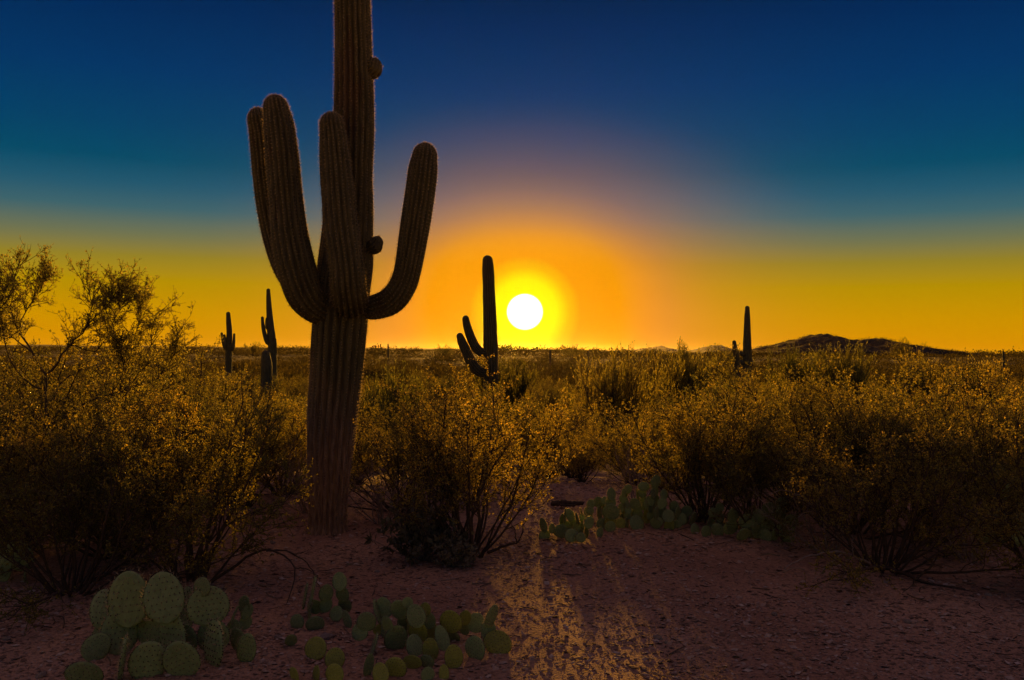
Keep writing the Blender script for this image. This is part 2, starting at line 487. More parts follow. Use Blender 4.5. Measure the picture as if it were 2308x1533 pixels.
M_MOUNT = mat_plain('mountain_rock', (0.10, 0.075, 0.06), (0.18, 0.14, 0.11), 0.02, 0.95)
M_POLE = mat_plain('pole_wood', (0.05, 0.035, 0.025), (0.10, 0.075, 0.055), 5, 0.9)

# ------------------------------------------------------------------ ground
def build_ground():
    ys = np.concatenate([np.arange(-12, 2.6, 0.6), np.arange(2.6, 11.5, 0.045), 11.5 * 1.012 ** np.arange(1, 80), ])
    last = ys[-1]
    ys = np.concatenate([ys, last * 1.045 ** np.arange(1, 118)])
    ys = ys[ys < 5000]
    # columns: constant fan of bearings in front, so that spacing grows with distance
    nx = 330
    u = np.linspace(-1, 1, nx)
    Y, U = np.meshgrid(ys, u, indexing='ij')
    half = 9 + np.maximum(Y, 0) * 0.95
    X = U * half
    Z = gz(X, Y)
    V = np.stack([X, Y, Z], -1).reshape(-1, 3)
    i = np.arange(len(ys) - 1)[:, None] * nx; j = np.arange(nx - 1)[None, :]
    F = np.stack([i + j, i + j + 1, i + nx + j + 1, i + nx + j], -1).reshape(-1, 4)
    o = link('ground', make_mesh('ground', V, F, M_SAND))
    tag(o, 'pinkish sandy desert floor strewn with gravel', 'ground', kind='structure')


build_ground()


def build_hill():
    # double-humped low hill about 380 m off, and two faint mountains on the skyline
    D = 380.0
    prof = [(1650, -4), (1700, 3), (1740, 10), (1775, 18), (1800, 25), (1822, 31), (1850, 38), (1875, 31), (1897, 18), (1912, 12), (1932, 25), (1955, 30), (1985, 25),
            (2015, 18), (2045, 10), (2070, 4), (2095, 0), (2130, -6)]
    px = np.array([p[0] for p in prof], float); hh = np.array([p[1] for p in prof], float) * D / FPX
    xs = np.linspace(1650, 2130, 150)
    h = np.interp(xs, px, hh)
    xw = np.array([at(x, 790, D).x for x in xs])
    dep = np.linspace(-1, 1, 60)
    X = np.repeat(xw[:, None], 60, 1)
    Y = D + dep[None, :] * 55 + np.zeros_like(X)
    Z = h[:, None] * (np.cos(dep * np.pi / 2) ** 1.3)[None, :] * (1 + 0.12 * vnoise(X / 14, Y / 14))
    Z = Z * 1.1 + 1.6 - 0.1 + 1.3 * vnoise(X / 4.0, Y / 4.0) * np.clip(h[:, None], 0, 1) - (np.abs(dep) > 0.97)[None, :] * 3
    V = np.stack([X, Y, Z], -1).reshape(-1, 3)
    i = np.arange(149)[:, None] * 60; j = np.arange(59)[None, :]
    F = np.stack([i + j, i + 60 + j, i + 60 + j + 1, i + j + 1], -1).reshape(-1, 4)
    o = link('hill', make_mesh('hill', V, F, M_HILL))
    tag(o, 'low dark hill with two humps on the skyline', 'hill', kind='structure')
    # scrub dotting the hill
    n = 1500
    a = rng.integers(0, 150, n); b = rng.integers(4, 42, n)
    pos = np.stack([X[a, b], Y[a, b], Z[a, b]], -1)
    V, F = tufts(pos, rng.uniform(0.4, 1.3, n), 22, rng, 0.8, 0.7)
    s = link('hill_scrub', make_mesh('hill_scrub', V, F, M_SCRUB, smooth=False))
    tag(s, 'dark scrub dotting the double-humped hill', 'scrub', kind='stuff')
    for nm, D, prof, lab in (
        ('mountain', 2500.0, [(1405, 0), (1440, 5), (1475, 9), (1488, 12), (1497, 9), (1515, 5), (1545, 0)], 'faint distant mountain ridge just beyond the sun'),
        ('mountain', 2700.0, [(1560, 0), (1580, 6), (1592, 11), (1605, 12), (1615, 15), (1622, 12), (1635, 8), (1655, 0)], 'faint distant mountain beside the tall slender saguaro')):
        px = np.array([p[0] for p in prof], float); hh = np.array([p[1] for p in prof], float) * D / FPX
        xs = np.linspace(px[0], px[-1], 50); h = np.interp(xs, px, hh)
        xw = np.array([at(x, 790, D).x for x in xs])
        dep = np.linspace(-1, 1, 14)
        X = np.repeat(xw[:, None], 14, 1); Y = D + dep[None, :] * 250 + np.zeros_like(X)
        Z = h[:, None] * np.cos(dep * np.pi / 2)[None, :] * (1 + 0.3 * vnoise(X / 40, Y / 40))
        V = np.stack([X, Y, Z], -1).reshape(-1, 3)
        i = np.arange(49)[:, None] * 14; j = np.arange(13)[None, :]
        F = np.stack([i + j, i + 14 + j, i + 14 + j + 1, i + j + 1], -1).reshape(-1, 4)
        tag(link(nm, make_mesh(nm, V, F, M_MOUNT)), lab, 'mountain', kind='structure')


def tufts(pos, h, nl, r, wide=1.0, long_=1.0):
    """clumps of upright sprays; each clump nl thin leafy blades"""
    n = len(pos)
    P = np.repeat(pos, nl, 0); H = np.repeat(h, nl)
    d = unit(r.normal(size=(n * nl, 3)) * np.array([1, 1, 0.5]) + np.array([0, 0, 0.75]))
    o = P + r.normal(size=(n * nl, 3)) * np.array([0.45, 0.45, 0.15]) * H[:, None] + np.array([0, 0, 0.3]) * H[:, None]
    return leaf_quads(o, d, long_ * H * r.uniform(0.2, 0.6, n * nl), wide * H * r.uniform(0.06, 0.16, n * nl), r)


build_hill()


def build_far_scrub():
    n = 15000
    y = 30 * (900 / 30) ** rng.random(n)
    x = (rng.random(n) * 2 - 1) * (y * 0.68 + 3)
    patch = vnoise(x / 13 + 2, y / 26 + 9)
    h = rng.uniform(0.4, 1.0, n) * (1 + 0.9 * np.clip(patch, -0.3, 0.5)) * np.where(rng.random(n) < 0.06, 1.7, 1)
    pos = np.stack([x, y, gz(x, y)], -1)
    near_ = y < 120
    V1, F1 = tufts(pos[near_], h[near_], 95, rng, 0.55)
    V2, F2 = tufts(pos[~near_], h[~near_] * 1.15, 46, rng, 0.8, 0.6)
    # low desert trees crowd the skyline
    m = 1500
    ty = rng.uniform(190, 430, m); tx = (rng.random(m) * 2 - 1) * (ty * 0.66)
    lump = np.clip(vnoise(tx / 13 + 5, ty / 30) + 0.6 * vnoise(tx / 47 + 1, ty / 90), 0, 1)
    th = 1.3 + 0.8 * rng.random(m) + 4.6 * lump * rng.uniform(0.6, 1.0, m)
    tp = np.stack([tx, ty, gz(tx, ty)], -1)
    V3, F3 = tufts(tp, th, 75, rng, 0.7, 0.5)
    m = 110
    ty = rng.uniform(55, 150, m); tx = (rng.random(m) * 2 - 1) * (ty * 0.62)
    ok = np.abs(1154 + tx / ty * FPX - 1670) > 50
    tx, ty = tx[ok], ty[ok]; m = len(tx)
    tp = np.stack([tx, ty, gz(tx, ty)], -1)
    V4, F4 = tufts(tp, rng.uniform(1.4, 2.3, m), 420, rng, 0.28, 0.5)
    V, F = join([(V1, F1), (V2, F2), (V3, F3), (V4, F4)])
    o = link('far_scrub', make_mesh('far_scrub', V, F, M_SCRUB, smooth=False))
    tag(o, 'brown scrub covering the far plain up to the skyline', 'scrub', kind='stuff')


build_far_scrub()

# ------------------------------------------------------------------ saguaros
def catmull(pts, rad, n):
    pts = np.asarray(pts, float); rad = np.asarray(rad, float)
    seg = np.linalg.norm(np.diff(pts, axis=0), axis=1)
    s = np.concatenate([[0], np.cumsum(seg)])
    q = np.linspace(0, s[-1], n)
    P2 = np.concatenate([[2 * pts[0] - pts[1]], pts, [2 * pts[-1] - pts[-2]]])
    R2 = np.concatenate([[rad[0]], rad, [rad[-1]]])
    i = np.clip(np.searchsorted(s, q, side='right') - 1, 0, len(seg) - 1)
    t = (q - s[i]) / seg[i]
    def cr(A):
        a, b, c, d = A[i], A[i + 1], A[i + 2], A[i + 3]
        tt = t[:, None] if A.ndim == 2 else t
        return 0.5 * (2 * b + (c - a) * tt + (2 * a - 5 * b + 4 * c - d) * tt ** 2 + (3 * b - a - 3 * c + d) * tt ** 3)
    return cr(P2), np.maximum(cr(R2), 0.004), s[-1]


def ribbed(pts, rad, ribs=20, per=6, step=0.035, seed=1, depth=0.22, spines=True, rough=1.0, spl=0.026, dome=True, open_base=True):
    """a ribbed cactus column along a centre line; returns skin and spine geometry"""
    r = np.random.default_rng(seed)
    P, Rr, L = catmull(pts, rad, 12)
    n = max(14, int(L / step))
    P, Rr, L = catmull(pts, rad, n)
    if dome:                       # rounded growing tip
        T = unit(P[-1:] - P[-2:-1])[0]
        rt = Rr[-1]
        a = np.linspace(0, np.pi / 2, 9)[1:]
        tipP = P[-1] + T * (np.sin(a) * rt * 1.15)[:, None]
        tipR = np.maximum(np.cos(a) * rt, 0.0015)
        P = np.concatenate([P, tipP]); Rr = np.concatenate([Rr, tipR])
    n = len(P)
    T = unit(np.gradient(P, axis=0))
    u = np.zeros_like(P); u0 = np.cross(T[0], [0, 1.0, 0.001]); u[0] = u0 / np.linalg.norm(u0)
    for i in range(1, n):
        w = u[i - 1] - T[i] * np.dot(u[i - 1], T[i]); u[i] = w / np.linalg.norm(w)
    v = np.cross(T, u)
    m = ribs * per
    th = np.arange(m) * 2 * np.pi / m
    rib = np.abs(np.cos(th * ribs / 2))
    sl = np.linspace(0, L, n)
    crest = 1 + 0.085 * rough * np.stack([vnoise(sl * 3 + k * 7.7 + seed * 13, np.full(n, k * 3.1)) for k in range(ribs)], 1)
    cr = np.repeat(crest, per, 1); cr = np.roll(cr, -per // 2, 1)
    bul = 1 + 0.05 * rough * vnoise(sl * 2.2 + seed * 5, np.full(n, seed * 1.7)) * 2 * 0.5
    prof = (1 - depth) + depth * rib ** 0.8
    RR = Rr[:, None] * 1.05 * prof[None, :] * cr * bul[:, None]
    V = P[:, None, :] + RR[..., None] * (np.cos(th)[None, :, None] * u[:, None, :] + np.sin(th)[None, :, None] * v[:, None, :])
    V = V.reshape(-1, 3)
    i = np.arange(n - 1)[:, None] * m; j = np.arange(m)[None, :]; j2 = (j + 1) % m
    F = np.stack([i + j, i + j2, i + m + j2, i + m + j], -1).reshape(-1, 4)
    sp = None
    if spines:
        nc = int(L / 0.026)
        q = np.linspace(0.02, 0.995, nc)
        fi = q * (n - 1)
        k0 = np.minimum(fi.astype(int), n - 2); w = (fi - k0)[:, None]
        pos, dirs, ax = [], [], []
        for k in range(ribs):
            c = k * per
            A = V.reshape(n, m, 3)[:, c]
            p = A[k0] * (1 - w) + A[k0 + 1] * w
            ctr = P[k0] * (1 - w) + P[k0 + 1] * w
            pos.append(p); dirs.append(unit(p - ctr)); ax.append(T[k0])
        pos = np.concatenate(pos); dirs = np.concatenate(dirs); ax = np.concatenate(ax)
        ns = 6
        pos = np.repeat(pos, ns, 0); dirs = np.repeat(dirs, ns, 0); ax = np.repeat(ax, ns, 0)
        dd = unit(dirs + 0.75 * r.normal(size=dirs.shape))
        ln = spl * r.uniform(0.5, 1.25, len(pos))
        sd_ = unit(np.cross(dd, rand_dir(len(dd), r))) * 0.0016
        base_ = pos - dirs * 0.002
        SV = np.stack([base_ - sd_, base_ + sd_, base_ + dd * ln[:, None]], 1).reshape(-1, 3)
        sp = (SV, np.arange(len(SV)).reshape(-1, 3))
    return (V, F), sp


def saguaro(name, origin, trunk, arms, label, cat, group=None, ribs=20, arm_ribs=16, detail=1, spines=True, buds=()):
    """trunk / arms: lists of (x, z, depth, radius) in metres about the base"""
    root = link(name, None, loc=origin)
    tag(root, label, cat, group)
    def col(nm, pts, nr, seed, bud=False):
        P = [(p[0], p[2], p[1]) for p in pts]; rad = [p[3] for p in pts]
        if not detail:
            sk, sp = ribbed(P, rad, 12, 4, 0.12, seed, spines=False, depth=0.16)
        else:
            sk, sp = ribbed(P, rad, nr, 6, 0.03, seed, spines=spines)
        o = link(nm, make_mesh(nm, sk[0], sk[1], M_SKIN), root)
        if sp is not None:
            s = link('spines', make_mesh('spines', sp[0], sp[1], M_SPINE, smooth=False), o)
            tag(s, kind='stuff')
        return o
    col('trunk', trunk, ribs, 11)
    for k, a in enumerate(arms):
        col('arm', a, arm_ribs, 21 + k)
    for k, a in enumerate(buds):
        col('arm_bud', a, 12, 61 + k, True)
    return root


def px_cols(cols, D, org):
    """(px, py, radius px, depth offset m) -> metres about the base point org"""
    out = []
    for c in cols:
        pts = []
        for (px, py, rp, dy) in c:
            p = at(px, py, D + dy)
            pts.append((p.x - org.x, p.z - org.z, p.y - org.y, rp * (D + dy) / FPX))
        out.append(pts)
    return out


def build_hero():
    b = on_ground(738, 1196)
    D = b.y
    org = Vector((b.x, b.y, float(gz(b.x, b.y)) - 0.03))
    tr = [(737, 1206, 52, 0), (738, 1190, 43, 0), (739, 1170, 40, 0), (741, 1100, 43, 0), (745, 1000, 50, 0), (758, 850, 56, 0), (765, 740, 59, 0), (776, 640, 58, 0), (785, 550, 53, 0),
          (793, 430, 46, 0), (798, 250, 43, 0), (797, 130, 40, 0), (794, 0, 38, 0), (793, -150, 36, 0), (793, -250, 32, 0), (793, -285, 26, 0)]
    A = [(752, 694, 24, -.05), (726, 699, 33, -.12), (694, 672, 40, -.2), (673, 620, 41, -.24), (655, 540, 40, -.25), (645, 450, 37, -.24), (636, 350, 35, -.23), (628, 280, 32, -.22), (622, 245, 27, -.22)]
    B = [(740, 690, 28, .08), (700, 668, 32, .16), (655, 610, 33, .22), (628, 545, 31, .24), (611, 470, 30, .24), (600, 390, 29, .22), (592, 310, 28, .2), (584, 272, 25, .18)]
    Cc = [(787, 655, 34, -.02), (788, 676, 38, -.15), (788, 676, 38, -.27), (784, 645, 37, -.36), (779, 590, 36, -.38), (767, 500, 37, -.37), (759, 400, 34, -.35), (752, 320, 30, -.34), (748, 283, 26, -.34)]
    Dd = [(752, 702, 22, .0), (735, 660, 22, .04), (737, 610, 21, .1), (745, 540, 20, .14), (750, 480, 19, .15), (752, 430, 17, .15)]
    Ee = [(812, 694, 20, -.02), (842, 694, 26, -.05), (880, 679, 29, -.08), (906, 645, 29, -.1), (920, 600, 29, -.11), (935, 510, 31, -.12), (947, 430, 31, -.12), (953, 380, 30, -.12), (957, 352, 26, -.12)]
    F1 = [(822, 168, 8, 0), (833, 164, 17, 0), (841, 157, 20, 0), (843, 150, 17, 0)]
    F2 = [(822, 566, 8, -.03), (834, 560, 15, -.05), (845, 554, 18, -.06), (848, 549, 15, -.06)]
    t = px_cols([tr], D, org)[0]
    saguaro('giant_saguaro', org, t, px_cols([A, B, Cc, Dd, Ee], D, org),
            'giant many-armed saguaro cactus towering out of the top of the picture', 'cactus', None, 20, 18, 1, True, px_cols([F1, F2], D, org))


build_hero()


def build_other_saguaros():
    spec = [
        # name, distance, base px, trunk, arms, label
        (25, 1104, [(1106, 893, 14, 0), (1106, 800, 13.5, 0), (1104, 720, 12.5, 0), (1102, 650, 11.5, 0), (1100, 610, 11, 0), (1099, 588, 9.5, 0)],
         [[(1100, 790, 8, 0), (1086, 794, 9, -.02), (1072, 783, 9.5, -.04), (1061, 760, 9, -.04), (1053, 735, 8, -.04), (1050, 720, 7, -.04)],
          [(1100, 842, 8, 0), (1078, 836, 10, -.1), (1062, 816, 10, -.14), (1050, 790, 9.5, -.14), (1041, 770, 8.5, -.14), (1037, 759, 7, -.14)]],
         'tall saguaro cactus with two curved side arms standing close beside the low sun', 1),
        (60, 515, [(515, 826, 6.5, 0), (516, 790, 6, 0), (517, 750, 5.5, 0), (515.5, 725, 4.8, 0), (514.5, 708, 4, 0)],
         [[(513, 786, 3, 0), (507, 784, 4, -.1), (503, 770, 3.6, -.1), (500, 752, 2.8, -.1)], [(514, 788, 3, 0), (509, 783, 3.6, -.2), (507, 765, 3, -.2), (506, 756, 2.4, -.2)],
          [(517, 790, 3, 0), (523, 788, 3.8, -.1), (527, 773, 3.6, -.1), (528, 754, 2.6, -.1)]],
         'small far saguaro with a candelabra of short upright arms', 0),
        (46, 612, [(615, 853, 8.5, 0), (614, 790, 8.2, 0), (610, 740, 7.2, 0), (607, 700, 5.5, 0), (605.5, 675, 4.6, 0), (605, 655, 3.6, 0)],
         [[(612, 776, 5, 0), (603, 772, 5.5, -.1), (597, 755, 5, -.1), (593, 735, 4.2, -.1), (591.5, 717, 3.4, -.1)], [(609, 745, 4, 0), (603, 738, 4.6, -.1), (602, 725, 4, -.1), (602, 719, 3.2, -.1)],
          [(617, 785, 4, 0), (620, 778, 4.4, -.1), (620, 766, 3.4, -.1)]],
         'slender far saguaro with one long and two short arms behind the stubby cactus', 0),
        (38, 600, [(601, 880, 10, 0), (601, 840, 10.5, 0), (600, 812, 9.5, 0), (599.5, 799, 7.5, 0)], [],
         'short armless stubby saguaro in front of a taller slender one', 0),
        (55, 1683, [(1684, 860, 9, 0), (1684, 800, 8.5, 0), (1684, 750, 7, 0), (1684, 715, 5.6, 0), (1684, 695, 4.4, 0)],
         [[(1680, 798, 4, 0), (1674, 800, 4, -.2), (1670, 796, 3.6, -.2)], [(1680, 818, 4, 0), (1674, 820, 4, -.2), (1671, 815, 3.6, -.2)], [(1686, 830, 4, 0), (1692, 822, 4.6, -.1), (1692, 812, 4, -.1)]],
         'tall slender saguaro with tiny arm nubs, before the double-humped hill', 0),
        (57, 1660, [(1664, 850, 6, 0), (1660, 810, 5.8, 0), (1656, 785, 5, 0), (1655, 772, 3.8, 0)], [],
         'short slightly leaning saguaro next to the tall slender one', 0),
        (110, 2262, [(2263, 830, 3.4, 0), (2262, 808, 3.2, 0), (2261, 793, 2.4, 0)], [], 'lone far saguaro post on the plain beyond the double-humped hill', 0),
        (120, 875, [(875, 812, 2.2, 0), (875, 790, 2.2, 0), (874.5, 776, 1.6, 0)], [], 'tiny far saguaro post just past the trunk of the giant saguaro', 0),
        (115, 1240, [(1240, 815, 2.2, 0), (1240, 800, 2.2, 0), (1240, 788, 1.6, 0)], [], 'tiny far saguaro post under the sun', 0),
        (125, 1325, [(1326, 812, 2.6, 0), (1326, 802, 2.5, 0), (1326, 793, 2, 0)], [], 'tiny far saguaro post between the sun and a dark broom bush', 0),
        (130, 1596, [(1596, 812, 1.8, 0), (1596, 797, 1.7, 0), (1596, 785, 1.2, 0)], [], 'tiny far saguaro post below the faint mountain', 0),
        (90, 1431, [(1431, 822, 2.6, 0), (1431, 808, 2.5, 0), (1430, 798, 2, 0)], [], 'very short far saguaro stub beside the dark broom bush', 0),
    ]
    for k, (D, bx, tr, arms, label, det) in enumerate(spec):
        p = at(bx, 800, D)
        org = Vector((p.x, D, float(gz(p.x, D)) - 0.05))
        kf = 1.15 if D < 80 else 0.85
        tr = [(a, b, c * kf, d) for a, b, c, d in tr]; arms = [[(a, b, c * (1.1 if D < 30 else 0.95), d) for a, b, c, d in q] for q in arms]
        t = px_cols([tr], D, org)[0]
        t[0] = (t[0][0], 0.0, 0.0, t[0][3])
        t = [q for i, q in enumerate(t) if i == 0 or q[1] > t[0][1] + 0.15]
        saguaro('saguaro', org, t, px_cols(arms, D, org), label, 'cactus', 'saguaros standing out on the plain', 18, 14, det, det == 1)


build_other_saguaros()

# ------------------------------------------------------------------ shrubs
def creosote(seed, H=1.3, W=1.0, n0=26, n1=11, n2=9, nleaf=14, lean=0.0, leaf=(0.010, 0.023), bare=0.33, dead=0):
    """many thin crooked stems from one crown, twigs and small resinous leaves towards the ends"""
    r = np.random.default_rng(seed)
    az = r.random(n0) * 2 * np.pi
    tilt = np.abs(r.normal(0.55, 0.28, n0)).clip(0.08, 1.15) * W
    d0 = np.stack([np.cos(az) * np.sin(tilt), np.sin(az) * np.sin(tilt), np.cos(tilt)], -1)
    o0 = np.stack([np.cos(az), np.sin(az), np.zeros(n0)], -1) * (r.random(n0) * 0.13)[:, None]; o0[:, 2] = -0.04
    L0 = H * r.uniform(0.62, 1.05, n0) * (1 + 0.15 * tilt)
    P0 = grow(o0, d0, L0, 10, 0.13, 0.05, r)
    R0 = np.linspace(1, 0.3, 10)[None, :] * r.uniform(0.008, 0.016, n0)[:, None] * (H / 1.3)
    i1 = np.repeat(np.arange(n0), n1); t1 = r.uniform(bare, 0.98, len(i1))
    p1, tg = along(P0, i1, t1)
    d1 = unit(tg * 0.7 + rand_dir(len(i1), r) * 0.75 + np.array([0, 0, 0.25]))
    L1 = H * r.uniform(0.16, 0.36, len(i1)) * (1.25 - 0.6 * t1)
    P1 = grow(p1, d1, L1, 6, 0.16, 0.05, r)
    R1 = np.linspace(1, 0.4, 6)[None, :] * np.full((len(i1), 1), 0.0042)
    i2 = np.repeat(np.arange(len(i1)), n2); t2 = r.uniform(0.2, 1.0, len(i2))
    p2, tg2 = along(P1, i2, t2)
    d2 = unit(tg2 * 0.6 + rand_dir(len(i2), r) * 0.8 + np.array([0, 0, 0.2]))
    L2 = r.uniform(0.05, 0.15, len(i2)) * H / 1.2
    P2 = grow(p2, d2, L2, 3, 0.15, 0.05, r)
    R2 = np.linspace(1, 0.5, 3)[None, :] * np.full((len(i2), 1), 0.0019)
    stems = join([tubes(P0, R0, 5), tubes(P1, R1, 3), tubes(P2, R2, 3)])
    m = len(i2) * nleaf
    i3 = np.repeat(np.arange(len(i2)), nleaf)
    t3 = r.uniform(0.1, 1.0, m)
    p3, tg3 = along(P2, i3, t3)
    d3 = unit(tg3 * 0.5 + rand_dir(m, r) * 0.9)
    Ln = r.uniform(leaf[0], leaf[1], m) * (H / 1.3) ** 0.5
    leaves = leaf_quads(p3, d3, Ln, Ln * r.uniform(0.42, 0.62, m), r)
    return stems, leaves


def broom(seed, H=1.6, n0=30, n1=10, n2=7):
    """upright broom-like desert shrub: bundles of fine ascending green twigs"""
    r = np.random.default_rng(seed)
    az = r.random(n0) * 2 * np.pi
    tilt = r.uniform(0.05, 0.75, n0)
    d0 = np.stack([np.cos(az) * np.sin(tilt), np.sin(az) * np.sin(tilt), np.cos(tilt)], -1)
    o0 = np.zeros((n0, 3)); o0[:, 2] = -0.04
    L0 = H * r.uniform(0.45, 0.8, n0)
    P0 = grow(o0, d0, L0, 7, 0.1, 0.08, r)
    R0 = np.linspace(1, 0.35, 7)[None, :] * r.uniform(0.01, 0.02, n0)[:, None]
    i1 = np.repeat(np.arange(n0), n1); t1 = r.uniform(0.3, 1.0, len(i1))
    p1, tg = along(P0, i1, t1)
    P1 = grow(p1, unit(tg * 0.8 + rand_dir(len(i1), r) * 0.5 + [0, 0, 0.5]), H * r.uniform(0.2, 0.42, len(i1)), 5, 0.1, 0.1, r)
    R1 = np.linspace(1, 0.3, 5)[None, :] * np.full((len(i1), 1), 0.006)
    i2 = np.repeat(np.arange(len(i1)), n2); t2 = r.uniform(0.15, 1.0, len(i2))
    p2, tg2 = along(P1, i2, t2)
    n = len(i2)
    d = unit(tg2 * 0.9 + rand_dir(n, r) * 0.5 + [0, 0, 0.45])
    P2 = grow(p2, d, r.uniform(0.1, 0.26, n), 4, 0.08, 0.06, r)
    R2 = np.linspace(1, 0.3, 4)[None, :] * np.full((n, 1), 0.0045)
    V2, F2 = tubes(P2, R2, 3)
    i3 = np.repeat(np.arange(n), 7); t3 = r.random(n * 7)
    p3, tg3 = along(P2, i3, t3)
    Ln = r.uniform(0.02, 0.05, n * 7)
    LV, LF = leaf_quads(p3, unit(tg3 + rand_dir(n * 7, r) * 0.5), Ln, Ln * 0.3, r)
    return join([tubes(P0, R0, 4), tubes(P1, R1, 3)]), join([(V2, F2), (LV, LF)])


def brittle(seed, H=0.42):
    r = np.random.default_rng(seed)
    n0 = 60
    az = r.random(n0) * 2 * np.pi; tilt = r.uniform(0.1, 1.3, n0)
    d0 = np.stack([np.cos(az) * np.sin(tilt), np.sin(az) * np.sin(tilt), np.cos(tilt)], -1)
    P0 = grow(np.zeros((n0, 3)) - [0, 0, 0.02], d0, H * r.uniform(0.6, 1.05, n0), 7, 0.12, 0.06, r)
    R0 = np.linspace(1, 0.4, 7)[None, :] * np.full((n0, 1), 0.004)
    m = n0 * 26
    i = np.repeat(np.arange(n0), 26); t = r.uniform(0.45, 1.0, m)
    p, tg = along(P0, i, t)
    Ln = r.uniform(0.03, 0.065, m)
    d = unit(tg * 0.4 + rand_dir(m, r))
    return tubes(P0, R0, 4), leaf_quads(p, d, Ln, Ln * 0.5, r)


CR = []
for s, kw in enumerate([dict(H=1.32), dict(H=1.3, W=1.2, n0=25), dict(H=1.3, W=0.85, n0=23), dict(H=1.25, W=1.3, n0=28)]):
    st, lv = creosote(100 + s, **kw)
    CR.append((make_mesh('creosote_stems', st[0], st[1], M_WOOD), make_mesh('creosote_foliage', lv[0], lv[1], M_LEAF, smooth=False)))
# lighter ones for the middle distance
CL = []
for s in range(4):
    st, lv = creosote(140 + s, H=1.3, W=[1.0, 1.2, 0.9, 1.1][s], n0=23, n1=9, n2=7, nleaf=11, leaf=(0.015, 0.032), bare=0.22)
    CL.append((make_mesh('shrub_stems', st[0], st[1], M_WOOD), make_mesh('shrub_foliage', lv[0], lv[1], M_LEAF, smooth=False)))
BR = []
for s in range(2):
    st, lv = broom(170 + s)
    BR.append((make_mesh('broom_stems', st[0], st[1], M_WOOD), make_mesh('broom_twigs', lv[0], lv[1], M_LEAF2, smooth=False)))
BT = brittle(181)
BT = (make_mesh('brittle_stems', BT[0][0], BT[0][1], M_DEAD), make_mesh('brittle_leaves', BT[1][0], BT[1][1], M_LEAF3, smooth=False))

PLACED = []


def shrub(name, proto, x, y, scale, rz, label, group=None, cat='bush', squash=1.0, leafname='foliage'):
    root = link(name, None, loc=(x, y, float(gz(x, y))), rot=(0, 0, rz), scale=(scale, scale, scale * squash))
    tag(root, label, cat, group)
    link('stems', proto[0], root)
    link(leafname, proto[1], root)
    PLACED.append((x, y, scale))
    return root


def near(name, proto, px, dist, scale, rz, label, squash=1.0, group='shrubs ringing the sandy clearing', leafname='foliage', cat='bush'):
    p = at(px, 1000, dist)
    return shrub(name, proto, p.x, dist, scale, rz, label, group, cat, squash, leafname)


near('creosote_bush', CR[3], 165, 5.95, 0.86, 0.4, 'leafy creosote bush directly behind the big-padded prickly pear')
near('creosote_bush', CR[2], 430, 6.3, 0.95, 2.1, 'dark creosote bush with bare crooked stems and an arching dead branch')
near('creosote_bush', CR[1], -60, 7.2, 0.95, 3.3, 'creosote bush cut off by the edge of the picture under the spindly tree')
near('creosote_bush', CR[2], 330, 7.9, 0.95, 1.2, 'creosote bush rising between the spindly tree and the giant saguaro')
near('creosote_bush', CR[2], 545, 9.1, 0.85, 5.2, 'creosote bush close against the shaded side of the giant saguaro trunk')
near('creosote_bush', CR[2], 1062, 7.1, 1.02, 4.0, 'creosote bush with many fine stems alone in the middle of the clearing, below the sun')
near('creosote_bush', CR[3], 900, 9.0, 0.82, 4.1, 'low dark creosote bush just behind the foot of the giant saguaro')
near('creosote_bush', CR[3], 1990, 6.75, 0.93, 5.9, 'broad creosote bush with dead branches trailing on the bare ground')
near('creosote_bush', CR[2], 1590, 8.55, 0.92, 2.9, 'upright creosote bush fanning out of a bare stem base behind the prickly pear mound')
near('creosote_bush', CR[0], 1800, 9.3, 0.9, 3.7, 'golden creosote bush between the fanned bush and the broad trailing one')
near('creosote_bush', CR[1], 2215, 8.6, 0.9, 1.9, 'creosote bush behind the broad trailing one, beside pale prickly pear pads')
near('creosote_bush', CR[2], 2370, 6.2, 0.9, 0.2, 'creosote bush of which only a few leaves enter the picture edge')
near('creosote_bush', CR[1], 1500, 10.9, 0.8, 0.7, 'creosote bush behind the prickly pear mound, past the fallen log')
near('creosote_bush', CR[2], 40, 6.9, 0.98, 4.4, 'creosote bush shading the prickly pear at the picture edge')
near('creosote_bush', CR[0], 280, 7.0, 0.9, 5.0, 'creosote bush squeezed in behind the leafy and the dark bare-stemmed bushes')
near('creosote_bush', CR[3], 640, 10.0, 0.85, 2.5, 'creosote bush peeping out behind the giant saguaro foot on its shaded side')
near('creosote_bush', CR[2], 1010, 9.9, 0.82, 1.5, 'creosote bush standing directly behind the lone middle bush')
near('creosote_bush', CR[1], 1700, 8.1, 0.78, 0.1, 'creosote bush overhanging the dark shaded prickly pear')
near('creosote_bush', CR[0], 1915, 8.1, 0.98, 1.7, 'tall golden creosote bush behind the spray of dead twigs')
near('creosote_bush', CR[2], 2110, 7.7, 0.98, 3.1, 'tall creosote bush behind the broad trailing one')
near('creosote_bush', CR[3], 2330, 8.4, 1.0, 5.6, 'creosote bush at the picture edge above the dim prickly pear')
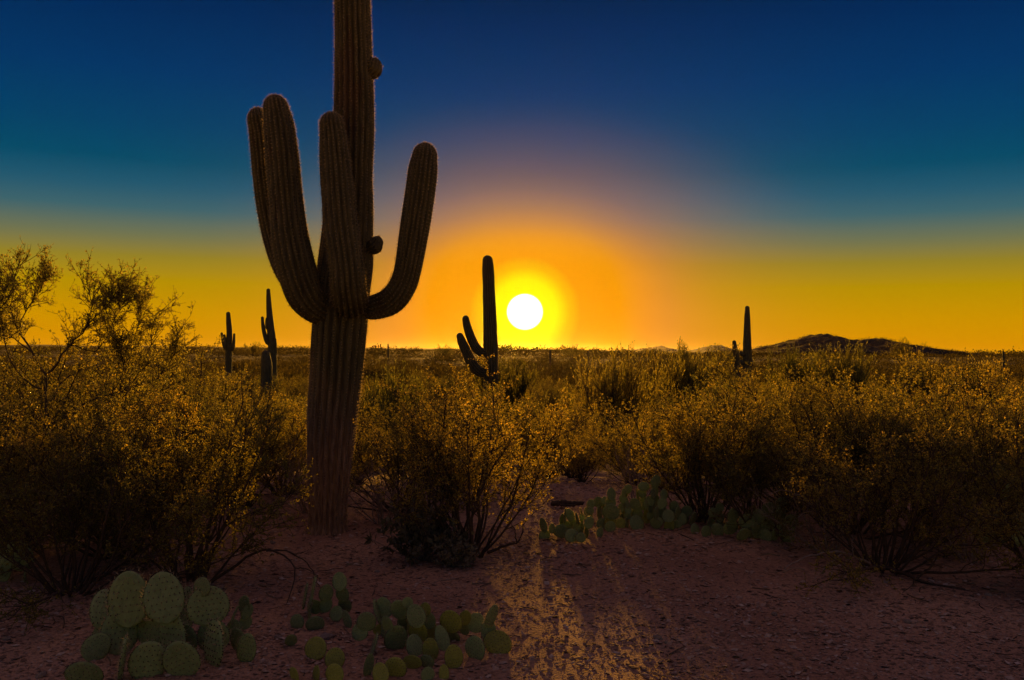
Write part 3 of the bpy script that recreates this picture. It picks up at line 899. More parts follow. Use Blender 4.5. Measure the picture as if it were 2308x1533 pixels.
for px_, d_, s_, k_, lab_ in (
        (70, 10.6, 1.25, 0, 'tall feathery creosote bush under the trunk of the spindly tree'), (235, 10.0, 1.2, 1, 'tall creosote bush beneath the outer boughs of the spindly tree'),
        (405, 11.0, 1.2, 2, 'tall creosote bush below the skyline poles'), (545, 12.0, 1.1, 3, 'creosote bush in front of the stubby saguaro'),
        (1640, 10.8, 1.05, 0, 'tall creosote bush at the foot of the tall slender saguaro'), (1770, 11.8, 1.15, 2, 'tall creosote bush below the near slope of the hill'),
        (1960, 11.2, 1.2, 1, 'tall creosote bush below the lower hump of the hill'), (2120, 11.6, 1.2, 3, 'tall creosote bush below the tail of the hill'),
        (2270, 11.0, 1.2, 0, 'tall creosote bush by the picture edge under the lone far saguaro post'), (-20, 8.6, 1.1, 2, 'tall creosote bush leaning into the picture beside the spindly tree')):
    near('creosote_bush', CL[k_], px_, d_, s_, px_ * 0.7, lab_)
near('brittlebush', BT, 960, 6.95, 1.15, 0.3, 'low grey-leaved brittlebush nestled against the lone middle creosote bush', leafname='leaves')
near('brittlebush', BT, 1030, 6.75, 0.6, 2.3, 'small grey-leaved brittlebush at the stem base of the lone middle creosote bush', leafname='leaves')

# broom-like shrubs standing up to the skyline
def broom_at(k, px, top, dist, rz, label):
    x = at(px, top, dist).x
    sc_ = (at(px, top, dist).z - float(gz(x, dist))) / 1.6
    shrub('broom_bush', BR[k], x, dist, sc_, rz, label, 'broom bushes standing up to the skyline', leafname='twigs')


broom_at(0, 1545, 778, 26, 0.3, 'dark upright broom bush breaking the skyline under the far mountains')
broom_at(1, 1390, 792, 22, 1.3, 'reddish broom bush between the sun and the dark upright one')
broom_at(0, 1900, 776, 30, 2.2, 'broom bush in front of the double-humped hill')
broom_at(1, 1795, 786, 36, 4.4, 'broom bush at the foot of the hill slope near the tall slender saguaro')
broom_at(1, 2075, 800, 27, 5.1, 'broom bush past the hill towards the lone far saguaro post')
broom_at(0, 1128, 797, 28, 5.5, 'spindly broom bush beside the tall saguaro directly under the sun')
broom_at(1, 880, 832, 19, 3.0, 'dark broom bush low on the plain just past the giant saguaro trunk')
broom_at(0, 2190, 812, 24, 0.8, 'wide broom bush towards the picture edge below the lone far saguaro post')


def skyline_tree(k, px, top, dist, label):
    p = at(px, top, dist)
    sc_ = (p.z - float(gz(p.x, dist))) / 1.2
    shrub('desert_tree', CL[k], p.x, dist, sc_, px * 0.3, label, 'lone trees on the skyline', 'tree')


skyline_tree(0, 1287, 779, 170, 'rounded lone tree on the skyline just past the sun')
skyline_tree(2, 1637, 786, 150, 'small round tree on the skyline beside the short leaning saguaro')
skyline_tree(1, 2032, 766, 210, 'lone tree standing at the tail of the double-humped hill')
skyline_tree(3, 572, 772, 190, 'small dark tree on the skyline between the two candelabra saguaros')
skyline_tree(1, 1000, 779, 180, 'broad low tree on the skyline between the giant saguaro and the sun')


SECT = [(120, 'below the spindly tree'), (300, 'just past the spindly tree'), (480, 'below the candelabra saguaro'), (690, 'around the stubby saguaro'),
        (860, 'behind the giant saguaro trunk'), (1030, 'beside the giant saguaro towards the sun'), (1180, 'below the saguaro standing by the sun'),
        (1330, 'straight below the sun'), (1470, 'below the reddish broom bush'), (1620, 'below the dark upright broom bush'), (1760, 'below the tall slender saguaro'),
        (1900, 'under the higher hump of the hill'), (2050, 'under the lower hump of the hill'), (2200, 'under the tail of the hill'), (9999, 'under the lone far saguaro post')]


def mid_scatter():
    r = np.random.default_rng(55)
    n = 0; tries = 0
    found = []
    slope = math.tan(SUN_EL)
    while n < 262 and tries < 30000:
        tries += 1
        y = 9.8 + 40 * r.random() ** 1.25
        x = (r.random() * 2 - 1) * (y * 0.60 + 0.6)
        s = r.uniform(0.6, 1.0) if y < 14 else r.uniform(0.7, 1.25)
        px = 1154 + x / y * FPX
        lane = x - math.tan(SUN_AZ) * y
        if -0.35 < lane < 1.25 and y < 34:                # the gap the low sun shines through: only low bushes grow there
            lim = slope * (y - 5.2) - float(gz(x, y))
            s = min(s, (lim - 0.15) / 1.25)
            if s < 0.33: continue
        if y < 11.5 and abs(px - 740) < 40: continue
        if any((x - a) ** 2 + (y - b) ** 2 < (0.62 * (s + c)) ** 2 for a, b, c in PLACED): continue
        creo = r.random() < 0.86
        if creo:
            o = shrub('creosote_bush', CL[int(r.integers(0, 4))], x, y, s, r.random() * 6.28, '')
        else:
            o = shrub('broom_bush', BR[int(r.integers(0, 2))], x, y, s * 0.85, r.random() * 6.28, '', leafname='twigs')
        where = next(w for lim_, w in SECT if px < lim_)
        row = 'just behind the clearing' if y < 15 else 'in the middle distance' if y < 27 else 'far out on the plain'
        found.append((o, creo, s, y, where, row))
        n += 1
    sets = {}
    for f in found:
        sets.setdefault((f[1], f[4], f[5]), []).append(f)
    for (creo, where, row), fs in sets.items():
        fs.sort(key=lambda f: f[3])
        nm = 'golden creosote bush' if creo else 'feathery broom bush'
        for k, (o, _c, sc_, y, _w, _r) in enumerate(fs):
            o['category'] = 'bush'
            o['group'] = ('creosote bushes ' if creo else 'feathery broom bushes ') + row
            if len(fs) == 1: pre = ''
            elif k == 0: pre = 'frontmost '
            elif k == len(fs) - 1: pre = 'hindmost '
            else: pre = ['', 'second ', 'third ', 'fourth ', 'fifth ', 'sixth ', 'seventh ', 'eighth ', 'ninth ', 'tenth ', 'eleventh ', 'twelfth ', 'thirteenth ', 'fourteenth ', 'fifteenth ', 'sixteenth ', 'seventeenth ', 'eighteenth ', 'nineteenth ', 'twentieth '][min(k, 19)]
            o['label'] = (pre + nm + ' ' + row + ', ' + where)


mid_scatter()
DB = []
for s_ in range(2):
    st, _lv = creosote(190 + s_, H=1.2, n0=18, n1=8, n2=5, nleaf=1)
    DB.append(make_mesh('dead_bush_stems', st[0], st[1], M_DEAD))
for k, (px, d, sc_, lab) in enumerate([
        (700, 8.9, 0.62, 'small leafless dead bush beside the shaded flank of the giant saguaro foot'), (1440, 9.6, 0.6, 'grey leafless dead bush rising behind the prickly pear mound'),
        (1870, 7.3, 0.55, 'grey leafless dead bush in front of the tall golden creosote bush'), (2190, 7.0, 0.55, 'leafless dead bush between the broad trailing bush and the dim prickly pear'),
        (865, 8.3, 0.5, 'leafless dead bush low between the giant saguaro and the lone middle bush'), (330, 6.8, 0.6, 'leafless dead bush tangled behind the dark bare-stemmed creosote bush')]):
    p = at(px, 1000, d)
    root = link('dead_bush', None, loc=(p.x, d, float(gz(p.x, d))), rot=(0, 0, k * 1.3), scale=sc_)
    tag(root, lab, 'bush', 'leafless dead bushes')
    link('stems', DB[k % 2], root)


# ------------------------------------------------------------------ spindly palo verde tree
def build_tree():
    D = 8.4
    b = at(104, 1100, D); org = Vector((b.x, D, float(gz(b.x, D)) - 0.04))
    limbs = [
        ([(106, 1215, 0), (107, 1000, 0), (104, 846, 0)], 13, 10),
        ([(104, 846, 0), (85, 812, .05), (62, 775, .1), (45, 752, .15), (27, 700, .15), (33, 640, .1), (45, 585, .1)], 9, 2),
        ([(104, 846, 0), (140, 800, -.1), (175, 760, -.1), (196, 735, -.15), (207, 690, -.2), (196, 640, -.2)], 8, 2),
        ([(85, 812, .05), (45, 772, .2), (0, 748, .3), (-40, 700, .4), (-50, 640, .4)], 6, 2),
        ([(45, 752, .15), (60, 700, .2), (88, 655, .25), (112, 622, .3)], 5, 1.5),
        ([(196, 735, -.15), (240, 690, -.1), (268, 662, 0), (290, 643, 0)], 5, 1.5),
        ([(160, 778, -.1), (218, 790, .1), (250, 740, .2), (272, 690, .2), (300, 670, .2)], 5, 1.5),
        ([(106, 960, 0), (190, 910, .1), (250, 890, .2), (293, 872, .3), (330, 810, .3), (352, 705, .3)], 7, 1.5),
        ([(293, 872, .3), (300, 800, .35), (312, 720, .4), (318, 690, .4)], 4, 1.2),
        ([(250, 890, .2), (280, 830, .1), (262, 760, .1), (240, 700, .1)], 4, 1.2),
        ([(293, 872, .3), (360, 850, .4), (390, 800, .4), (400, 745, .4)], 4, 1.2),
        ([(104, 880, 0), (60, 860, -.1), (20, 800, -.2), (0, 700, -.2), (5, 610, -.2)], 6, 1.5),
    ]
    r = np.random.default_rng(9)
    root = link('palo_verde_tree', None, loc=org)
    tag(root, 'spindly palo verde tree with airy branches rising above the skyline', 'tree')
    K = 12
    LP, LR = [], []
    for pts, r0, r1 in limbs:
        P = []
        for (px, py, dy) in pts:
            q = at(px, py, D + dy); P.append((q.x - org.x, q.y - org.y, q.z - org.z))
        P, _, _ = catmull(P, np.ones(len(P)), K)
        P[1:-1] += r.normal(size=(K - 2, 3)) * 0.008
        LP.append(P); LR.append(np.linspace(r0, r1, K) * 0.5 * D / FPX * 0.65)
    LP = np.array(LP); LR = np.array(LR)
    V, F = tubes(LP[:1], LR[:1], 8)
    link('trunk', make_mesh('tree_trunk', V, F, M_WOOD), root)
    for k in range(1, len(limbs)):
        V, F = tubes(LP[k:k + 1], LR[k:k + 1], 6)
        link('limb', make_mesh('tree_limb', V, F, M_WOOD), root)
    B = LP[1:]
    i1 = np.repeat(np.arange(len(B)), 32); t1 = r.uniform(0.3, 1.0, len(i1))
    p1, tg = along(B, i1, t1)
    P1 = grow(p1, unit(tg * 0.7 + rand_dir(len(i1), r) * 0.75 + [0, 0, 0.3]), r.uniform(0.1, 0.36, len(i1)), 7, 0.15, 0.02, r)
    R1 = np.linspace(1, 0.35, 7)[None, :] * np.full((len(i1), 1), 0.004)
    i2 = np.repeat(np.arange(len(i1)), 9); t2 = r.uniform(0.15, 1.0, len(i2))
    p2, tg2 = along(P1, i2, t2)
    n = len(i2)
    P2 = grow(p2, unit(tg2 * 0.6 + rand_dir(n, r) * 0.8 + [0, 0, 0.2]), r.uniform(0.04, 0.13, n), 4, 0.15, 0.05, r)
    R2 = np.linspace(1, 0.5, 4)[None, :] * np.full((n, 1), 0.002)
    V, F = join([tubes(P1, R1, 3), tubes(P2, R2, 3)])
    c = link('crown', make_mesh('tree_crown', *leaf_crown(P2, r), M_LEAF2, smooth=False), root)
    tag(link('twigs', make_mesh('tree_twigs', V, F, M_WOOD), c), kind='stuff')


def leaf_crown(P2, r):
    n = len(P2)
    i3 = np.repeat(np.arange(n), 9); t3 = r.random(len(i3))
    p3, tg3 = along(P2, i3, t3)
    Ln = r.uniform(0.014, 0.03, len(i3))
    return leaf_quads(p3, unit(tg3 * 0.7 + rand_dir(len(i3), r) * 0.8), Ln, Ln * 0.42, r)


build_tree()

# ------------------------------------------------------------------ dead branches
def branch_thing(name, paths, label, mat, cat='branch', sides=5):
    """paths: list of (points [(px,py,dist)], r0, r1); each path a part"""
    first = at(*paths[0][0][0])
    root = link(name, None, loc=first)
    tag(root, label, cat)
    for pts, r0, r1 in paths:
        P = np.array([np.array(at(*p) - first) for p in pts])
        P, _, _ = catmull(P, np.ones(len(P)), 16)
        P[1:] += rng.normal(size=(15, 3)) * 0.004
        V, F = tubes(P[None], np.linspace(r0, r1, 16)[None], sides)
        link('twig', make_mesh('dead_twig', V, F, mat), root)
    return root


def gdist(py, z=0.0):
    return (EYE - z) * FPX / (py - 788)


branch_thing('arching_branch', [
    ([(475, 1312, 6.2), (530, 1275, 6.15), (575, 1245, 6.1), (610, 1240, 6.0), (645, 1255, 5.9), (666, 1280, 5.8), (662, 1320, 5.75), (640, 1385, 5.6)], 0.011, 0.003),
    ([(600, 1240, 6.0), (650, 1243, 6.0), (690, 1268, 6.0), (712, 1300, 5.95), (722, 1320, 5.9)], 0.007, 0.0025),
    ([(666, 1280, 5.8), (700, 1285, 5.85), (722, 1310, 5.8)], 0.004, 0.002),
    ([(655, 1248, 5.95), (685, 1245, 6.0), (697, 1236, 6.0)], 0.004, 0.0015)],
    'long dead branch arching from the dark creosote bush down to the sand', M_WOOD)
branch_thing('fallen_branch', [
    ([(1975, 1275, 6.72), (2040, 1292, 6.5), (2075, 1310, 6.35), (2150, 1325, 6.2), (2230, 1340, 6.05), (2330, 1352, 5.95)], 0.016, 0.006),
    ([(2065, 1305, 6.4), (2110, 1260, 6.4), (2112, 1225, 6.4), (2090, 1200, 6.4)], 0.009, 0.003),
    ([(2065, 1305, 6.4), (2050, 1325, 6.1), (2035, 1335, 6.05)], 0.006, 0.002)],
    'dark fallen branch lying outward from the broad creosote bush', M_WOOD)
branch_thing('fallen_branch', [
    ([(1960, 1270, 6.6), (1900, 1245, 6.5), (1850, 1248, 6.4), (1800, 1262, 6.3), (1765, 1285, 6.2)], 0.010, 0.003),
    ([(1900, 1245, 6.5), (1870, 1272, 6.3), (1830, 1310, 6.1)], 0.006, 0.002),
    ([(1925, 1255, 6.5), (1920, 1225, 6.4), (1923, 1205, 6.4)], 0.006, 0.002),
    ([(1880, 1262, 6.4), (1872, 1300, 6.15), (1862, 1325, 6.1)], 0.004, 0.002)],
    'pale dead branch drooping from the broad creosote bush towards the open sand', M_DEAD)
branch_thing('dead_twig_spray', [
    ([(1784, 1225, 7.2), (1783, 1190, 7.2), (1800, 1165, 7.2), (1838, 1148, 7.2), (1842, 1140, 7.2)], 0.006, 0.003),
    ([(1838, 1148, 7.2), (1815, 1125, 7.2), (1790, 1112, 7.2), (1760, 1105, 7.2), (1732, 1118, 7.2)], 0.006, 0.002),
    ([(1830, 1118, 7.2), (1808, 1090, 7.2), (1775, 1085, 7.2)], 0.004, 0.002),
    ([(1790, 1112, 7.2), (1812, 1120, 7.2), (1838, 1140, 7.2)], 0.004, 0.002)],
    'spray of pale bare dead twigs at the flank of the broad creosote bush', M_DEAD)
branch_thing('fallen_branch', [
    ([(1100, 1245, 7.0), (1135, 1230, 6.95), (1165, 1222, 6.9), (1178, 1200, 6.9), (1184, 1175, 6.9)], 0.014, 0.004),
    ([(1165, 1222, 6.9), (1160, 1195, 6.9), (1150, 1175, 6.9)], 0.006, 0.002)],
    'short dark dead branch sticking out of the lone middle creosote bush', M_WOOD)
branch_thing('fallen_log', [
    ([(1243, 1134, gdist(1136, .03)), (1265, 1133, gdist(1136, .03)), (1290, 1135, gdist(1136, .03)), (1312, 1134, gdist(1136, .03))], 0.03, 0.022),
    ([(1255, 1138, gdist(1139, .02)), (1285, 1139, gdist(1140, .02)), (1300, 1137, gdist(1139, .02))], 0.016, 0.01)],
    'dark fallen log on the sand beyond the prickly pear mound', M_WOOD, 'log', 7)

# ------------------------------------------------------------------ prickly pears
def pad_mesh(seed, mat, spine_len=0.14):
    """one obovate pad of unit height and unit width, thin, with areoles and spines"""
    r = np.random.default_rng(seed)
    nt_, na = 12, 16
    t = np.linspace(0, 1, nt_)
    t = np.sin((t - 0.5) * np.pi) * 0.5 + 0.5
    w = np.sqrt(np.maximum(0, 1 - (2 * t ** 0.88 - 1) ** 2)) * 0.5; w[0] = 0.07; w[-1] = 0.03
    th = np.arange(na) * 2 * np.pi / na
    thick = 0.05
    X = w[:, None] * np.cos(th)[None, :]
    tk = np.minimum(w * 0.8, thick)
    Yy = tk[:, None] * np.sign(np.sin(th))[None, :] * np.abs(np.sin(th))[None, :] ** 0.8
    Zz = np.repeat(t[:, None], na, 1)
    bend = r.uniform(-0.25, 0.25)
    Yy = Yy + bend * (X ** 2) + r.uniform(-0.12, 0.12) * (Zz - 0.5) ** 2
    V = np.stack([X, Yy, Zz], -1).reshape(-1, 3)
    i = np.arange(nt_ - 1)[:, None] * na; j = np.arange(na)[None, :]; j2 = (j + 1) % na
    F = np.stack([i + j, i + j2, i + na + j2, i + na + j], -1).reshape(-1, 4)
    mi = [np.zeros(len(F), int)]
    AV, AF, SV, SF = [], [], [], []
    pts = []
    for sgn in (-1, 1):
        row = 0
        for zz in np.arange(0.14, 0.98, 0.125):
            ww = np.interp(zz, t, w)
            for xx in np.arange(-0.45 + (row % 2) * 0.065, 0.46, 0.13):
                if abs(xx) < ww * 0.93:
                    f = math.sqrt(max(0, 1 - (xx / ww) ** 2)) ** 0.8
                    y = sgn * min(ww * 0.8, thick) * f + bend * xx * xx
                    pts.append((xx, y, zz, 0.25 * xx / ww, sgn * 1.0, 0.15 * (zz - .5)))
            row += 1
    for a in np.linspace(0.12, 0.995, 15):          # rim areoles
        ww = np.interp(a, t, w)
        for s in (-1, 1):
            pts.append((s * ww, bend * ww * ww, a, s * max(0.2, 1 - a), 0, a * 0.9))
    pts = np.array(pts)
    p = pts[:, :3] + r.normal(size=(len(pts), 3)) * np.array([0.012, 0.0, 0.012]); nrm = unit(pts[:, 3:])
    # areole: little dark pyramid
    u = unit(np.cross(nrm, [0.3, 0.2, 1.0])); v = np.cross(nrm, u); s = 0.025
    q = np.stack([p + u * s - nrm * .006, p + v * s - nrm * .006, p - u * s - nrm * .006, p - v * s - nrm * .006, p + nrm * 0.016], 1)
    n = len(p); AV = q.reshape(-1, 3); k = np.arange(n)[:, None] * 5
    AF = np.concatenate([k + np.array([[0, 1, 4]]), k + np.array([[1, 2, 4]]), k + np.array([[2, 3, 4]]), k + np.array([[3, 0, 4]])])
    ns = 3
    pp = np.repeat(p, ns, 0); nn = np.repeat(nrm, ns, 0)
    d = unit(nn + 0.6 * r.normal(size=nn.shape)); ln = spine_len * r.uniform(0.5, 1.3, len(pp))
    sd_ = unit(np.cross(d, rand_dir(len(d), r))) * 0.0075
    SV = np.stack([pp - sd_, pp + sd_, pp + d * ln[:, None]], 1).reshape(-1, 3)
    SF = np.arange(len(SV)).reshape(-1, 3)
    allV = np.concatenate([V, AV, SV])
    T3 = np.concatenate([AF + len(V), SF + len(V) + len(AV)])
    midx = np.concatenate([np.zeros(len(F), int), np.full(len(AF), 1), np.full(len(SF), 2)])
    return make_mesh('pad', allV, [F, T3], [mat, M_AREOLE, M_PSPINE], True, midx)


PADS = [pad_mesh(300 + k, M_PAD) for k in range(5)]
PADSY = [pad_mesh(320 + k, M_PADY, 0.07) for k in range(3)]


def pear(pads, D0, label, seed, young=False, depth=0.5, group='prickly pears at the edge of the clearing', mix=0):
    """pads: (px, py, rx, ry[, edge]) of the pad outline; each is set at its own distance so that it
    either stands on the sand or on a lower pad of the plant"""
    r = np.random.default_rng(seed)
    items = []
    for q in pads:
        px, py, rx, ry = q[:4]; edge = len(q) > 4 and q[4]
        d = D0 + r.uniform(-0.5, 0.5) * depth * 0.5
        p = at(px, py, d)
        h = ry * d / FPX
        if p.z < h * 0.9:                       # would sink below the sand: bring it nearer
            for _ in range(40):
                d -= 0.03
                p = at(px, py, d); h = ry * d / FPX
                if p.z >= h * 0.9: break
        items.append((p, rx * d / FPX, h, edge))
    cx = sum(i[0].x for i in items) / len(items)
    cy_ = sum(i[0].y for i in items) / len(items)
    org = Vector((cx, cy_, float(gz(cx, cy_))))
    root = link('prickly_pear', None, loc=org)
    tag(root, label, 'cactus', group)
    protos = PADSY if young else PADS + PADSY[:mix]

    def put(c, rx, h, edge, k):
        yaw = r.normal(0, 0.55) if not edge else (1.25 + r.uniform(-0.12, 0.12)) * r.choice([-1, 1])
        roll = r.normal(0, 0.28); pitch = r.normal(0, 0.2)
        w = 2 * rx if not edge else 2 * h * 0.72
        hh = 2 * h
        E = Euler((pitch, roll, 0), 'XYZ').to_matrix()
        M = Matrix.Rotation(yaw, 3, 'Z') @ E
        basep = c - org - M @ Vector((0, 0, hh * 0.52))
        o = link('pad', protos[k % len(protos)], root, loc=basep)
        o.rotation_euler = M.to_euler(); o.scale = (w * r.uniform(1.05, 1.3), (w + hh) * 0.5 * r.uniform(0.8, 1.3), hh * r.uniform(1.02, 1.2))
        return c + M @ Vector((0, 0, -hh * 0.5)), hh
    for k, (c, rx, h, edge) in enumerate(items):
        bottom, hh = put(c, rx, h, edge, int(r.integers(0, 9)))
        # pads held up in the air stand on lower pads
        guard = 0
        while bottom.z > 0.06 + float(gz(bottom.x, bottom.y)) and guard < 3:
            near_ = [i for i in items if (i[0] - bottom).length < i[2] * 1.1 and i[0].z < c.z - 0.3 * h]
            if near_: break
            h2 = min(h * 0.95, max(0.05, bottom.z * 0.62))
            c2 = Vector((bottom.x + r.uniform(-.2, .2) * h, bottom.y + 0.05, bottom.z - h2 * 0.85))
            bottom, _ = put(c2, h2 * 0.8, h2, False, int(r.integers(0, 9)))
            guard += 1
    return root


Z2 = lambda L: [(q[0] / 2.63, 950 + q[1] / 2.63, q[2] / 2.63, q[3] / 2.63) + tuple(q[4:]) for q in L]
Z5 = lambda L: [(600 + q[0] / 3.297, 1150 + q[1] / 3.297, q[2] / 3.297, q[3] / 3.297) + tuple(q[4:]) for q in L]
Z6 = lambda L: [(1200 + q[0] / 2.63, 950 + q[1] / 2.63, q[2] / 2.63, q[3] / 2.63) + tuple(q[4:]) for q in L]
Z7 = lambda L: [(1700 + q[0] / 2.42, 900 + q[1] / 2.42, q[2] / 2.42, q[3] / 2.42) + tuple(q[4:]) for q in L]

pear(Z2([(765, 1055, 112, 150), (620, 1115, 70, 115), (975, 1060, 108, 128), (1095, 1150, 30, 140, True), (1235, 1100, 112, 100), (710, 1260, 90, 112),
         (1265, 1320, 112, 130), (730, 1420, 38, 120, True), (880, 1420, 100, 112), (1080, 1420, 95, 102), (500, 1500, 100, 70), (910, 1240, 110, 100),
         (1195, 985, 52, 48), (570, 1340, 70, 80), (1100, 1290, 70, 75)]), 4.75, 'prickly pear with the largest pads, in front of the leafy creosote bush', 1)
pear(Z2([(1460, 1345, 52, 88), (1415, 1300, 42, 62), (1450, 1090, 36, 55), (1385, 1160, 34, 52, True), (1465, 1130, 26, 45)]), 5.0,
     'small few-padded prickly pear beside the one with the largest pads', 2, depth=0.2)
pear(Z5([(545, 535, 45, 60), (445, 620, 50, 55), (440, 725, 38, 50), (290, 640, 30, 90, True), (340, 620, 30, 100, True), (365, 720, 45, 55), (365, 845, 60, 60), (520, 770, 45, 50),
         (600, 820, 40, 60), (230, 830, 50, 50), (185, 965, 40, 55)]), 5.4, 'straggling prickly pear at the tip of the arching dead branch', 3, mix=2)
pear(Z5([(370, 1030, 78, 75), (510, 1110, 65, 65), (510, 1215, 72, 62), (370, 1215, 60, 52), (210, 1225, 55, 45)]), 4.7,
     'young yellow-green prickly pear of a few round pads', 4, young=True, depth=0.2)
pear(Z5([(875, 725, 52, 75), (835, 760, 20, 85, True), (995, 745, 65, 70), (1050, 690, 35, 35), (1115, 790, 55, 80), (1180, 740, 42, 42), (1210, 820, 42, 60), (745, 830, 60, 65),
         (695, 910, 55, 55), (840, 890, 42, 42), (965, 960, 78, 88), (805, 1000, 40, 80, True), (1105, 1010, 65, 75), (1220, 1040, 50, 75), (1310, 960, 45, 90), (1230, 900, 45, 50),
         (1370, 825, 80, 85), (1475, 800, 42, 55), (1555, 845, 62, 60), (1675, 790, 62, 80), (1720, 985, 85, 80), (1550, 1030, 85, 80), (1395, 1100, 65, 75), (760, 1160, 42, 75),
         (850, 1210, 48, 75), (960, 1170, 70, 75), (1085, 1130, 60, 48), (1195, 1130, 50, 50), (1200, 1225, 42, 45), (1320, 1210, 34, 60), (1050, 870, 45, 55), (900, 850, 45, 60)]), 4.95,
     'wide sprawling prickly pear of many small pads lying open on the sand', 5, depth=0.5, mix=3)
pear(Z6([(65, 620, 25, 38), (115, 635, 25, 27), (170, 655, 38, 33), (232, 680, 35, 33), (285, 690, 28, 26), (195, 560, 18, 42, True), (225, 560, 22, 38), (268, 580, 18, 34, True),
         (290, 640, 22, 32, True), (335, 600, 27, 35), (290, 535, 20, 22), (175, 580, 16, 26)]), 7.75, 'low cluster of prickly pear pads at the sunlit gap, nearest the lone middle bush', 6, depth=0.25)
pear(Z6([(345, 490, 24, 28), (390, 480, 24, 28), (430, 470, 22, 24), (468, 435, 27, 32), (465, 480, 25, 30), (400, 540, 45, 40), (465, 540, 42, 40), (525, 515, 25, 26), (570, 550, 28, 35),
         (610, 490, 28, 36), (565, 495, 20, 22), (410, 605, 25, 32), (460, 625, 28, 30), (400, 660, 22, 28), (520, 605, 30, 27), (560, 600, 25, 30), (620, 605, 36, 40), (680, 570, 30, 32), (690, 490, 30, 36),
         (720, 480, 25, 32), (768, 485, 24, 34), (715, 430, 30, 28), (780, 435, 24, 28), (735, 545, 32, 36), (805, 560, 32, 36), (660, 385, 28, 26), (730, 360, 34, 32), (565, 400, 20, 26), (540, 425, 18, 24),
         (625, 440, 16, 34, True), (840, 505, 26, 30), (745, 595, 25, 26), (340, 530, 20, 22)]), 8.25, 'mound of many small rim-lit prickly pear pads before the fanned creosote bush', 7, depth=0.7, mix=1)
pear(Z6([(860, 540, 27, 32), (915, 530, 30, 32), (950, 580, 32, 36), (965, 640, 33, 30), (1030, 655, 34, 32), (1095, 645, 40, 36), (885, 580, 28, 32), (855, 610, 24, 22), (1070, 540, 26, 28), (1060, 600, 22, 25),
         (1110, 510, 22, 26), (1110, 570, 24, 28)]), 8.2, 'thin row of prickly pear pads trailing off from the mound', 8, depth=0.5)
pear(Z6([(1175, 630, 44, 42), (1250, 670, 36, 36), (1190, 560, 36, 38), (1270, 590, 40, 40), (1330, 650, 42, 40), (1340, 560, 40, 42), (1400, 610, 44, 42), (1410, 520, 40, 42), (1470, 560, 44, 46), (1490, 640, 40, 44),
         (1440, 670, 40, 34), (1530, 600, 40, 50), (1480, 490, 36, 36), (1380, 680, 36, 30)]), 7.7, 'dark shaded prickly pear behind the spray of dead twigs', 9, depth=0.5)
pear(Z7([(1340, 745, 42, 40), (1430, 730, 40, 42), (1345, 640, 32, 36), (1440, 660, 36, 38), (1450, 580, 26, 34), (1290, 660, 30, 30), (1400, 440, 22, 24), (1330, 390, 26, 24), (1480, 760, 30, 34)]), 7.6,
     'dim prickly pear half hidden past the broad trailing creosote bush', 10, depth=0.4)
pear(Z2([(110, 800, 90, 80), (30, 880, 40, 75), (-40, 830, 70, 90), (150, 900, 50, 50)]), 6.3, 'shaded prickly pear under the leafy creosote bush at the picture edge', 11, depth=0.2)

# ------------------------------------------------------------------ stones, gravel and litter
def rock_mesh(seed):
    r = np.random.default_rng(seed)
    na, nb = 8, 5
    V = []
    for i in range(nb):
        ph = (i / (nb - 1) - 0.5) * np.pi
        for j in range(na):
            th = j * 2 * np.pi / na
            V.append(np.array([math.cos(th) * math.cos(ph), math.sin(th) * math.cos(ph), math.sin(ph)]) * r.uniform(0.75, 1.1) * [1, 0.75, 0.5])
    F = [(i * na + j, i * na + (j + 1) % na, (i + 1) * na + (j + 1) % na, (i + 1) * na + j) for i in range(nb - 1) for j in range(na)]
    return make_mesh('stone', V, np.array(F), M_STONE, smooth=False)


ROCKS = [rock_mesh(k) for k in range(4)]
STONES = [
    (627, 1443, 0.03, 'pale stone beside the young yellow-green prickly pear'), (640, 1453, 0.022, 'small flat stone touching the pale one near the yellow-green prickly pear'),
    (735, 1442, 0.05, 'grey stone behind the topmost yellow-green pad'), (1483, 1438, 0.035, 'sunlit flat stone out on the open sand'), (1503, 1448, 0.02, 'small chip of stone by the sunlit flat one'),
    (2045, 1403, 0.03, 'pale stone on the shaded gravel in front of the fallen branches'), (1997, 1312, 0.03, 'pale stone under the broad creosote bush'), (2227, 1345, 0.03, 'stone next to the dark fallen branch'),
    (615, 1222, 0.03, 'stone on the sand near the foot of the giant saguaro'), (15, 1440, 0.03, 'stone in the litter under the leafy creosote bush'), (95, 1525, 0.035, 'pale stone in the near corner before the largest prickly pear'),
    (850, 1290, 0.025, 'dark stone in the middle of the shaded sand'), (1745, 1385, 0.028, 'stone by the streak of light on the gravel'), (1240, 1350, 0.02, 'bright chip of stone in the lit gap of sand')]
for k, (px, py, s, lab) in enumerate(STONES):
    g = on_ground(px, py)
    o = link('stone', ROCKS[k % 4], loc=(g.x, g.y, float(gz(g.x, g.y)) + s * 0.18), rot=(0.1 * (k % 3), 0.15, k * 1.7), scale=s)
    tag(o, lab, 'stone', 'stones lying on the sand')


